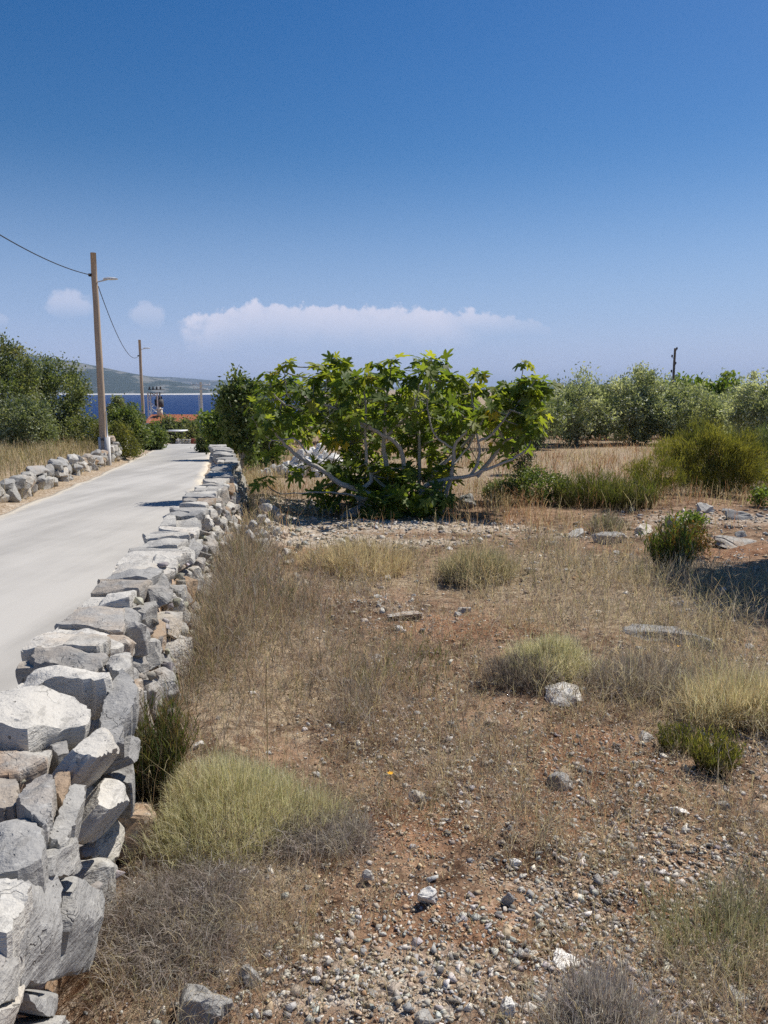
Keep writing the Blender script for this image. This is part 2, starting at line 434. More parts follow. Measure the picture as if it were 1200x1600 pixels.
def mat_ground():
    m, nt, out = new_mat('ground'); b = principled(nt, out, 0.95, 0.08)
    at = nt.nodes.new('ShaderNodeAttribute'); at.attribute_name = 'Col'
    sep = nt.nodes.new('ShaderNodeSeparateColor'); nt.links.new(at.outputs[0], sep.inputs[0])
    p = nt.nodes.new('ShaderNodeNewGeometry').outputs['Position']
    n1, n2, n3 = nz(nt, 1.6, 6, 0.65, p), nz(nt, 14, 6, 0.7, p), nz(nt, 110, 3, 0.6, p)
    # soil: dark umber to rusty red-brown
    nb = nz(nt, 5.5, 6, 0.7, p)
    soil = mixc(nt, smooth(nt, mnode(nt, 'ADD', mnode(nt, 'MULTIPLY', n1.outputs[0], 0.45), mnode(nt, 'MULTIPLY', nb.outputs[0], 0.55)), 0.42, 0.58), (0.095, 0.054, 0.033, 1), (0.34, 0.22, 0.14, 1))
    soil = mixc(nt, smooth(nt, n2.outputs[0], 0.5, 0.75), soil, (0.48, 0.36, 0.25, 1))
    red = mixc(nt, smooth(nt, n2.outputs[0], 0.35, 0.7), (0.20, 0.082, 0.038, 1), (0.46, 0.23, 0.12, 1))
    rf = smooth(nt, mnode(nt, 'ADD', sep.outputs[0], mnode(nt, 'MULTIPLY', mnode(nt, 'SUBTRACT', n2.outputs[0], 0.5), 1.3)), 0.2, 0.7)
    soil = mixc(nt, mnode(nt, 'MULTIPLY', rf, 0.5), soil, red)
    litter = mixc(nt, smooth(nt, n2.outputs[0], 0.35, 0.65), (0.24, 0.17, 0.11, 1), (0.44, 0.35, 0.24, 1))
    pale = mixc(nt, smooth(nt, n2.outputs[0], 0.35, 0.65), (0.40, 0.31, 0.22, 1), (0.60, 0.53, 0.44, 1))
    def wob(ch): return smooth(nt, mnode(nt, 'ADD', ch, mnode(nt, 'MULTIPLY', mnode(nt, 'SUBTRACT', n2.outputs[0], 0.5), 1.1)), 0.25, 0.75)
    c = mixc(nt, wob(sep.outputs[2]), soil, litter)
    c = mixc(nt, wob(sep.outputs[1]), c, pale)
    # little stones in the earth
    vo = nz(nt, 55, 0, 0, p, 'ShaderNodeTexVoronoi'); vo.feature = 'F1'
    vc = nt.nodes.new('ShaderNodeSeparateColor'); nt.links.new(vo.outputs['Color'], vc.inputs[0])
    spot = mnode(nt, 'MULTIPLY', smooth(nt, vo.outputs['Distance'], 0.42, 0.30), mnode(nt, 'GREATER_THAN', vc.outputs[0], mnode(nt, 'SUBTRACT', 0.92, mnode(nt, 'MULTIPLY', n1.outputs[0], 0.85))))
    stonec = mixc(nt, vc.outputs[1], (0.26, 0.17, 0.10, 1), (0.50, 0.41, 0.30, 1))
    c = mixc(nt, mnode(nt, 'MULTIPLY', spot, 0.85), c, stonec)
    val = mnode(nt, 'ADD', 0.70, mnode(nt, 'MULTIPLY', n3.outputs[0], 0.6))
    cc = nt.nodes.new('ShaderNodeCombineColor')
    for i in range(3): nt.links.new(val, cc.inputs[i])
    nt.links.new(mixc(nt, 1.0, c, cc.outputs[0], 'MULTIPLY'), b.inputs['Base Color'])
    h = mnode(nt, 'ADD', mnode(nt, 'MULTIPLY', n2.outputs[0], 0.9), mnode(nt, 'ADD', mnode(nt, 'MULTIPLY', n3.outputs[0], 0.3), mnode(nt, 'MULTIPLY', spot, 0.35)))
    bump(nt, b, h, 0.9, 0.025)
    return m

def mat_road():
    m, nt, out = new_mat('road'); b = principled(nt, out, 0.85, 0.2)
    p = nt.nodes.new('ShaderNodeNewGeometry').outputs['Position']
    mp = nt.nodes.new('ShaderNodeMapping'); mp.inputs['Scale'].default_value = (1.6, 0.12, 1); mp.inputs['Rotation'].default_value = (0, 0, R(-11))
    nt.links.new(p, mp.inputs[0])
    streak, blot, fine = nz(nt, 1.0, 5, 0.6, mp.outputs[0]), nz(nt, 0.5, 5, 0.6, p), nz(nt, 160, 3, 0.7, p)
    f = mnode(nt, 'ADD', mnode(nt, 'MULTIPLY', streak.outputs[0], 0.6), mnode(nt, 'MULTIPLY', blot.outputs[0], 0.4))
    c = mixc(nt, smooth(nt, f, 0.36, 0.62), (0.36, 0.345, 0.318, 1), (0.49, 0.47, 0.433, 1))
    at = nt.nodes.new('ShaderNodeAttribute'); at.attribute_name = 'Col'
    sep = nt.nodes.new('ShaderNodeSeparateColor'); nt.links.new(at.outputs[0], sep.inputs[0])
    e = smooth(nt, mnode(nt, 'ADD', sep.outputs[0], mnode(nt, 'MULTIPLY', mnode(nt, 'SUBTRACT', nz(nt, 5, 5, 0.6, p).outputs[0], 0.5), 0.9)), 0.35, 0.8)
    c = mixc(nt, e, c, (0.60, 0.54, 0.44, 1))                       # dusty edge
    c = mixc(nt, mnode(nt, 'MULTIPLY', sep.outputs[1], 0.42), c, (0.25, 0.25, 0.25, 1))   # darker repair patch
    agg = smooth(nt, fine.outputs[0], 0.62, 0.72)
    c = mixc(nt, mnode(nt, 'MULTIPLY', agg, 0.25), c, (0.25, 0.245, 0.235, 1))
    nt.links.new(c, b.inputs['Base Color']); bump(nt, b, fine.outputs[0], 0.35, 0.006)
    return m

def mat_sea():
    m, nt, out = new_mat('sea'); b = principled(nt, out, 0.5, 0.06)
    b.inputs['IOR'].default_value = 1.33
    p = nt.nodes.new('ShaderNodeNewGeometry').outputs['Position']
    mp = nt.nodes.new('ShaderNodeMapping'); mp.inputs['Scale'].default_value = (0.002, 0.006, 1); nt.links.new(p, mp.inputs[0])
    n = nz(nt, 1.0, 5, 0.6, mp.outputs[0])
    nt.links.new(mixc(nt, n.outputs[0], (0.003, 0.022, 0.095, 1), (0.006, 0.034, 0.13, 1)), b.inputs['Base Color'])
    w = nz(nt, 0.05, 6, 0.7, p); bump(nt, b, w.outputs[0], 0.8, 6.0)
    return m

def mat_hills(name, dark=(0.022, 0.036, 0.030), rock=(0.40, 0.38, 0.35), sc=0.0035, lo=0.56, hi=0.64, shore=None):
    m, nt, out = new_mat(name); b = principled(nt, out, 0.95, 0.05)
    p = nt.nodes.new('ShaderNodeNewGeometry').outputs['Position']
    mp = nt.nodes.new('ShaderNodeMapping'); mp.inputs['Rotation'].default_value = (0, R(20), 0); mp.inputs['Scale'].default_value = (1, 0.6, 2.2); nt.links.new(p, mp.inputs[0])
    n, n2 = nz(nt, sc, 7, 0.62, mp.outputs[0]), nz(nt, sc * 6, 4, 0.6, p)
    c = mixc(nt, n2.outputs[0], (*dark, 1), tuple(v * 1.6 for v in dark))
    c = mixc(nt, mnode(nt, 'MULTIPLY', smooth(nt, n.outputs[0], lo, hi), 0.42), c, (*rock, 1))
    if shore is not None:
        z = nt.nodes.new('ShaderNodeSeparateXYZ'); nt.links.new(p, z.inputs[0])
        c = mixc(nt, smooth(nt, z.outputs[2], shore + 10, shore + 5), c, (0.62, 0.60, 0.56, 1))
    nt.links.new(c, b.inputs['Base Color']); return m

M = {}
M['ground'] = mat_ground(); M['road'] = mat_road(); M['sea'] = mat_sea()
M['stone'] = mat_limestone('limestone')
M['stone_white'] = mat_limestone('white limestone', white_bias=0.28, tan_amt=0.3, white=(0.54, 0.515, 0.465))
M['stone_bright'] = mat_limestone('bright white limestone', grey=(0.45, 0.44, 0.41), white=(0.84, 0.81, 0.75), white_bias=0.3, tan_amt=0.2)
M['stone_grey'] = mat_limestone('grey limestone', grey=(0.335, 0.328, 0.312), white_bias=-0.16, tan_amt=0.25)
M['stone_tan'] = mat_limestone('earthy limestone', grey=(0.36, 0.27, 0.19), tan=(0.42, 0.24, 0.12), tan_amt=0.7)
M['pebble'] = mat_attr_rock('pebbles')
M['grass'] = mat_attr_leaf('dry grass', 0.42, 0.75, 0.15, (1.25, 1.2, 1.0))
M['twig'] = mat_attr_leaf('twigs', 0.0, 0.85, 0.1)
M['leaf'] = mat_attr_leaf('foliage', 0.38, 0.5, 0.35, (1.5, 1.5, 0.7))
M['fig_leaf'] = mat_attr_leaf('fig leaf', 0.52, 0.55, 0.25, (1.8, 1.65, 0.55))
M['bark'] = mat_attr_rock('bark')
M['wood'] = mat_plain('weathered pole wood', (0.44, 0.34, 0.25), 0.85, 0.15, 5, 0.55, stretch=(6, 6, .35))
M['wood_dark'] = mat_plain('dark pole wood', (0.16, 0.14, 0.125), 0.85, 0.15, 9, 0.3)
M['concrete'] = mat_plain('concrete', (0.58, 0.57, 0.55), 0.85, 0.2, 12, 0.15)
M['metal'] = mat_plain('galvanised steel', (0.55, 0.57, 0.60), 0.45, 0.5, 0, 0, 0.3)
M['black'] = mat_plain('black rubber', (0.02, 0.02, 0.022), 0.6, 0.3)
M['iron'] = mat_plain('dark iron', (0.05, 0.05, 0.055), 0.6, 0.4)
M['tile'] = mat_plain('clay roof tiles', (0.46, 0.17, 0.085), 0.85, 0.15, 3, 0.3)
M['plaster'] = mat_plain('cream plaster', (0.62, 0.55, 0.43), 0.9, 0.1, 2, 0.1)
M['white'] = mat_plain('white paint', (0.78, 0.78, 0.76), 0.6, 0.3)
M['red'] = mat_plain('red brown gate paint', (0.26, 0.07, 0.04), 0.6, 0.3, 8, 0.2)
M['lightblue'] = mat_plain('pale blue grey paint', (0.62, 0.70, 0.80), 0.5, 0.4)
M['orange'] = mat_plain('orange petals', (0.80, 0.42, 0.03), 0.6, 0.2)

# ================================================================== THE SETTING
def graded(lo, hi, step, out_lo, out_hi, growth):
    a = list(np.arange(lo, hi, step)); s = step; v = hi
    while v < out_hi: a.append(v); s *= growth; v += s
    a.append(out_hi); b = []; s = step; v = lo
    while True:
        s *= growth; v -= s
        if v < out_lo: break
        b.append(v)
    b.append(out_lo)
    return np.array(b[::-1] + a)

# patches of earth, seen from the photograph: (px, py, half width m, half depth m, channel, amount); 1 = pale rubble, 2 = dry litter
PATCH = [(930, 1190, .32, .35, 0, 1.0), (880, 1270, .3, .25, 0, .8), (760, 985, .7, .35, 0, .9), (980, 870, .6, .3, 0, .6), (1080, 860, 1.2, .5, 0, .8), (640, 1300, .25, .3, 0, .7), (500, 860, .4, .2, 0, .8), (700, 1460, .35, .16, 0, .6), (1020, 1420, .2, .2, 0, .6),
         (560, 825, 1.7, 0.55, 1, 1.0), (430, 815, 0.8, 0.7, 1, 1.0), (740, 820, 1.2, 0.4, 1, 0.75), (620, 955, 0.35, 0.30, 1, 0.38), (390, 842, 0.8, 0.7, 1, 1.0), (500, 846, 0.9, 0.4, 1, 1.0), (650, 848, 0.8, 0.25, 1, 0.8), (450, 790, 1.0, 0.9, 1, 0.7), (900, 830, 1.3, 0.45, 1, 0.5),
         (700, 1190, 0.22, 0.4, 1, 0.35), (620, 1560, 0.45, 0.16, 1, 0.6), (860, 1420, 0.35, 0.2, 1, 0.35), (1120, 815, 1.6, 0.8, 1, 0.55),
         (400, 1050, 0.75, 1.2, 2, 0.9), (330, 1380, 0.35, 0.6, 2, 1.0), (900, 900, 2.2, 1.2, 2, 0.8), (560, 900, 1.0, 0.5, 2, 0.75), (1120, 1080, 0.7, 0.9, 2, 0.9),
         (1000, 960, 1.2, 0.9, 2, 0.8), (620, 760, 6.0, 2.0, 2, 0.75), (900, 720, 12, 9, 2, 0.8), (470, 750, 2.0, 4.0, 2, 0.8)]

def build_ground():
    gx = graded(-4.6, 4.6, 0.055, -22000, 22000, 1.085)
    gy = graded(0.9, 9.0, 0.055, -3000, 24000, 1.075)
    XX, YY = np.meshgrid(gx, gy); x, y = XX.ravel(), YY.ravel()
    z = ground_z(x, y)
    nx, ny = len(gx), len(gy)
    i = np.arange(nx - 1)[None, :] + nx * np.arange(ny - 1)[:, None]; i = i.ravel()
    Fc = np.stack([i, i + 1, i + nx + 1, i + nx], 1)
    C = np.zeros((len(x), 3))
    for (px, py, rx, ry, ch, k) in PATCH:
        c = on_ground(px, py, False)
        w = k * np.exp(-(((x - c[0]) / rx) ** 2 + ((y - c[1]) / ry) ** 2) ** 1.3)
        C[:, ch] = np.maximum(C[:, ch], w)
    s = x - road_x(np.clip(y, -20, 100))
    verge = sstep(ROAD_W + 0.9, ROAD_W + 0.1, np.abs(s)) * (y < 110)
    C[:, 1] = np.maximum(C[:, 1], verge * 0.55)
    far = sstep(9, 16, y) * 0.85
    C[:, 2] = np.maximum(C[:, 2], np.maximum(far, sstep(-ROAD_W - 0.6, -ROAD_W - 1.2, s) * 0.9))
    me = mesh_np('ground', np.stack([x, y, z], 1), Fc, C, M['ground'], True)
    o = link('ground', me); tag(o, kind='structure'); return o
GROUND = build_ground()

def build_road():
    ys = np.concatenate([np.arange(-6, 30, 0.4), np.arange(30, 96, 1.0)])
    us = np.array([-1.0, -0.985, -0.93, -0.8, -0.6, -0.35, -0.1, 0.1, 0.35, 0.6, 0.8, 0.93, 0.985, 1.0])
    V, C = [], []
    for k, y in enumerate(ys):
        for u in us:
            w = ROAD_W + 0.10 * (float(vnoise(y * 0.9, 3.0 * np.sign(u), 21)) - 0.5) * 2 * (abs(u) > 0.9)
            x = float(road_x(y)) + u * w
            z = float(road_z(y)) + 0.03 * (1 - u * u) - (0.11 if abs(u) == 1.0 else 0.0) + 0.012 * (float(vnoise(x * .8, y * .5, 31)) - .5)
            V.append((x, y, z))
            pd = ((y - 40) / 8) ** 2 + ((u - 0.15) / 0.45) ** 2
            C.append((max(0, (abs(u) - 0.72) / 0.28), math.exp(-pd * pd), 0))
    n = len(us); i = (np.arange(n - 1)[None] + n * np.arange(len(ys) - 1)[:, None]).ravel()
    me = mesh_np('road', V, np.stack([i, i + 1, i + n + 1, i + n], 1), np.array(C), M['road'], True)
    tag(link('road', me), kind='structure')
build_road()

SEA_Z = -33.4
def build_sea():
    me = mesh_np('sea', [(-30000, 150, SEA_Z), (30000, 150, SEA_Z), (30000, 40000, SEA_Z), (-30000, 40000, SEA_Z)], [(0, 1, 2, 3)], None, M['sea'])
    tag(link('sea', me), kind='structure')
build_sea()

def build_ridge(name, dist, pts, mat, depth, foot_z, seed, rough=0.10, nx=260, ny=36):
    """a range of hills: its skyline passes the given (px, py) at that distance"""
    px = np.array([p[0] for p in pts], float); py = np.array([p[1] for p in pts], float)
    X = np.linspace((px[0] - 600) / F * dist, (px[-1] - 600) / F * dist, nx)
    sky = np.interp(X / dist * F + 600, px, py)
    Hs = np.array([at_depth(600, q, dist)[2] for q in sky]) - foot_z
    V = []
    for j in range(ny):
        t = j / (ny - 1)                              # 0 front foot .. 1 back foot
        prof = math.sin(min(t / 0.6, 1) * math.pi / 2) ** 1.1 if t < 0.6 else math.cos((t - 0.6) / 0.4 * math.pi / 2)
        yy = dist - depth * 0.6 + t * depth
        nzv = fbm(X / (depth * 0.35) + 5, np.full(nx, t * 3.0), seed, 5) - 0.5
        w = math.sin(math.pi * min(1, t)) * (1 - math.exp(-((t - 0.6) / 0.12) ** 2) * 0.85)
        z = foot_z + Hs * prof * (1 + 0.9 * nzv * w) + Hs * rough * 0.3 * (fbm(X / (depth * 0.03), np.full(nx, t * 30), seed + 3, 3) - 0.5) * prof
        V.append(np.stack([X * (yy / dist) ** 0.3 if False else X, np.full(nx, yy) + depth * 0.05 * (fbm(X / (depth * .2), np.zeros(nx), seed + 8, 3) - .5), z], 1))
    V = np.concatenate(V)
    i = (np.arange(nx - 1)[None] + nx * np.arange(ny - 1)[:, None]).ravel()
    me = mesh_np(name, V, np.stack([i, i + 1, i + nx + 1, i + nx], 1), None, mat, True)
    return tag(link(name, me), kind='structure')

M['island'] = mat_hills('island scrub', shore=SEA_Z, sc=0.0045, lo=.52, hi=.60)
M['far_island'] = mat_hills('far island scrub')
M['hill'] = mat_hills('wooded hill', (0.04, 0.062, 0.03), (0.3, 0.27, 0.2), 0.012, 0.62, 0.72)
build_ridge('island', 5600, [(-420, 550), (-200, 543), (-60, 548), (60, 557), (90, 562), (140, 569), (190, 578), (230, 586), (280, 596), (320, 606), (352, 613), (372, 617)],
            M['island'], 1500, SEA_Z - 2, 4)
build_ridge('far_island', 11500, [(150, 606), (215, 592), (250, 589), (300, 592), (340, 595), (420, 599), (560, 603), (680, 607), (760, 612)], M['far_island'], 3000, SEA_Z - 2, 14)
build_ridge('hill', 2600, [(640, 625), (760, 612), (850, 604), (905, 601), (950, 600), (1000, 597), (1060, 596), (1120, 600), (1170, 606), (1230, 604), (1400, 600), (1700, 612)], M['hill'], 900, -14, 24, 0.3)

def build_haze():
    m = bpy.data.materials.new('haze'); m.use_nodes = True; nt = m.node_tree; nt.nodes.clear()
    out = nt.nodes.new('ShaderNodeOutputMaterial'); v = nt.nodes.new('ShaderNodeVolumePrincipled')
    v.inputs['Color'].default_value = (0.62, 0.76, 1.0, 1); v.inputs['Density'].default_value = 0.000065; v.inputs['Anisotropy'].default_value = 0.0
    nt.links.new(v.outputs[0], out.inputs['Volume'])
    s = Soup(); s.box((0, 12000, 130), (62000, 60000, 360), (1, 1, 1))
    o = s.build('haze', m); tag(o, kind='stuff')
build_haze()

# ================================================================== STONES
def hull_stone(name, seed, dims, n=18, power=4.0, bev=0.10, noise=0.05, cuts=1, mat=None):
    r = random.Random(seed); bm = bmesh.new()
    for _ in range(n):
        p = [r.uniform(-1, 1) for _ in range(3)]
        k = sum(abs(c) ** power for c in p) ** (1 / power)
        for c in range(3): p[c] = p[c] / k * r.uniform(0.86, 1.0)
        bm.verts.new((p[0] * dims[0] / 2, p[1] * dims[1] / 2, p[2] * dims[2] / 2))
    res = bmesh.ops.convex_hull(bm, input=bm.verts)
    loose = [v for v in bm.verts if not v.link_faces]
    bmesh.ops.delete(bm, geom=loose, context='VERTS')
    bmesh.ops.dissolve_limit(bm, angle_limit=R(14), verts=bm.verts, edges=bm.edges)
    if bev:
        bmesh.ops.bevel(bm, geom=list(bm.edges), offset=bev * min(dims), segments=1, profile=0.5, affect='EDGES', clamp_overlap=True)
    bmesh.ops.triangulate(bm, faces=bm.faces)
    if cuts:
        bmesh.ops.subdivide_edges(bm, edges=bm.edges, cuts=cuts, use_grid_fill=True)
        bmesh.ops.triangulate(bm, faces=bm.faces)
        bm.normal_update()
        from mathutils import noise as mn
        off = Vector((seed * 3.7, seed * 1.3, 0)); m = max(dims)
        for v in bm.verts:
            q = v.co / m * 4 + off
            v.co += v.normal * (mn.noise(q) + 0.5 * mn.noise(q * 2.7)) * noise * min(dims)
    me = bpy.data.meshes.new(name); bm.to_mesh(me); bm.free()
    for p in me.polygons: p.use_smooth = True
    me.set_sharp_from_angle(angle=R(20))
    if mat: me.materials.append(mat)
    return me

import mathutils.geometry as mgeo
def outline_stone(name, P, nrm, thick, bulge, mat, seed, rough=1.0, res=19):
    """a stone whose visible face has the traced outline, with its own thickness behind it"""
    r = np.random.default_rng(seed)
    P = np.asarray(P, float); nrm = np.asarray(nrm, float); nrm /= np.linalg.norm(nrm)
    nxt = np.roll(P, -1, 0); seg = np.linalg.norm(nxt - P, axis=1); per = seg.sum()
    m = 52 if res > 15 else (36 if res > 10 else 26); t = np.linspace(0, per, m, endpoint=False); cs = np.concatenate([[0], np.cumsum(seg)])
    Q = []
    for v in t:
        i = min(np.searchsorted(cs, v, 'right') - 1, len(P) - 1); f = (v - cs[i]) / max(seg[i], 1e-6)
        Q.append(P[i] * (1 - f) + nxt[i] * f)
    Q = np.array(Q); Q = Q * 0.84 + 0.08 * (np.roll(Q, 1, 0) + np.roll(Q, -1, 0))
    size = math.sqrt(np.ptp(P, axis=0).max() ** 2)
    c = Q.mean(0); Q = Q + r.normal(0, size * 0.012, Q.shape)
    a = Q[0] - c; a -= nrm * (a @ nrm); a /= np.linalg.norm(a); b = np.cross(nrm, a)
    la, lb, lh = (Q - c) @ a, (Q - c) @ b, (Q - c) @ nrm
    rim = [Vector((la[i] * .955, lb[i] * .955)) for i in range(m)]
    step = size / res; pts = list(rim)
    for u in np.arange(la.min(), la.max(), step):
        for w in np.arange(lb.min(), lb.max(), step):
            e = Vector((u + r.normal(0, .3) * step, w + r.normal(0, .3) * step))
            # inside test against the rim
            ins = False
            for i in range(m):
                p, q = rim[i], rim[i - 1]
                if (p.y > e.y) != (q.y > e.y) and e.x < (q.x - p.x) * (e.y - p.y) / (q.y - p.y) + p.x: ins = not ins
            if ins and min((e - p).length for p in rim) > step * .45: pts.append(e)
    co, _, fc, *_ = mgeo.delaunay_2d_cdt(pts, [(i, (i + 1) % m) for i in range(m)], [], 1, 1e-6)
    co = np.array([v[:] for v in co]); X, Y = co[:, 0], co[:, 1]
    wq = 1 / ((X[:, None] - la[None]) ** 2 + (Y[:, None] - lb[None]) ** 2 + (.12 * size) ** 2) ** 1.5
    base = (wq * lh[None]).sum(1) / wq.sum(1)
    pl = [(r.normal(0, .20), r.normal(0, .20), r.uniform(0.0, .035) * size) for _ in range(6)]       # broken facets
    def relief(X, Y):
        fac = np.min([k0 * X + k1 * Y + k2 for k0, k1, k2 in pl], axis=0)
        nn = (fbm(X / size * 5 + seed, Y / size * 5, seed, 4) - 0.5) * 0.085 * size
        lay = np.floor(fbm(X / size * 1.5 + seed * 3, Y / size * 2.4, seed + 50, 2) * 6) / 6 * 0.07 * size
        return (np.maximum(fac, -.16 * size) + nn + lay) * rough
    top = c + np.outer(X, a) + np.outer(Y, b) + np.outer(base + relief(X, Y) + bulge * .5, nrm)
    V = [*top]; Fc = [tuple(f) for f in fc]
    # boundary loop of the front face, then the sides going back into the wall
    k = np.arange(m)
    rr = relief(la, lb) * .7
    prev = list(range(m))
    for (sc_, h) in ((1.0, -.10), (1.0, -.35), (.97, -.62), (.90, -.88), (.72, -1.0)):
        ring = c + np.outer(la * sc_, a) + np.outer(lb * sc_, b) + np.outer(lh + h * thick + rr * max(0, 1 + h * 1.3) + r.normal(0, .008 * size, m), nrm)
        st = len(V); V += [*ring]
        for i in range(m):
            j = (i + 1) % m; Fc += [(prev[i], prev[j], st + j), (prev[i], st + j, st + i)]
        prev = list(range(st, st + m))
    V.append(c - nrm * thick); Fc += [(prev[i], prev[(i + 1) % m], len(V) - 1) for i in range(m)]
    V = np.array(V); org = V.mean(0)
    bm = bmesh.new(); vs_ = [bm.verts.new(v) for v in (V - org)]
    for f in Fc:
        try: bm.faces.new([vs_[i] for i in f])
        except ValueError: pass
    bmesh.ops.recalc_face_normals(bm, faces=bm.faces)
    me = bpy.data.meshes.new(name); bm.to_mesh(me); bm.free()
    for p in me.polygons: p.use_smooth = True
    me.set_sharp_from_angle(angle=R(30)); me.materials.append(mat)
    return me, org

SLAB = [hull_stone('slab', 100 + i, (1, 1, 1), 22, 6.0, 0.03, 0.045, 2) for i in range(14)]
BLOCK = [hull_stone('block', 200 + i, (1, 1, 1), 14, 3.4, 0.035, 0.06, 2) for i in range(16)]
SMALL = [hull_stone('small', 300 + i, (1, 1, 1), 11, 2.8, 0.04, 0.06, 0) for i in range(12)]
def with_mat(meshes, mat):
    out = []
    for m in meshes:
        c = m.copy(); c.materials.clear(); c.materials.append(mat); out.append(c)
    return out
SL = {k: with_mat(SLAB, M[k]) for k in ('stone', 'stone_white', 'stone_grey', 'stone_tan', 'stone_bright')}
BL = {k: with_mat(BLOCK, M[k]) for k in ('stone', 'stone_white', 'stone_grey', 'stone_tan', 'stone_bright')}
SM = {k: with_mat(SMALL, M[k]) for k in ('stone', 'stone_white', 'stone_grey', 'stone_tan', 'stone_bright')}
def pick_mat(w=(0.5, 0.22, 0.2, 0.08)):
    return random.choices(('stone', 'stone_white', 'stone_grey', 'stone_tan'), w)[0]

def wall_frame(y, fx=wall_x):
    e = 0.05; t = np.array([float(fx(y + e) - fx(y - e)), 2 * e, 0]); t /= np.linalg.norm(t)
    return t, math.atan2(t[1], t[0])

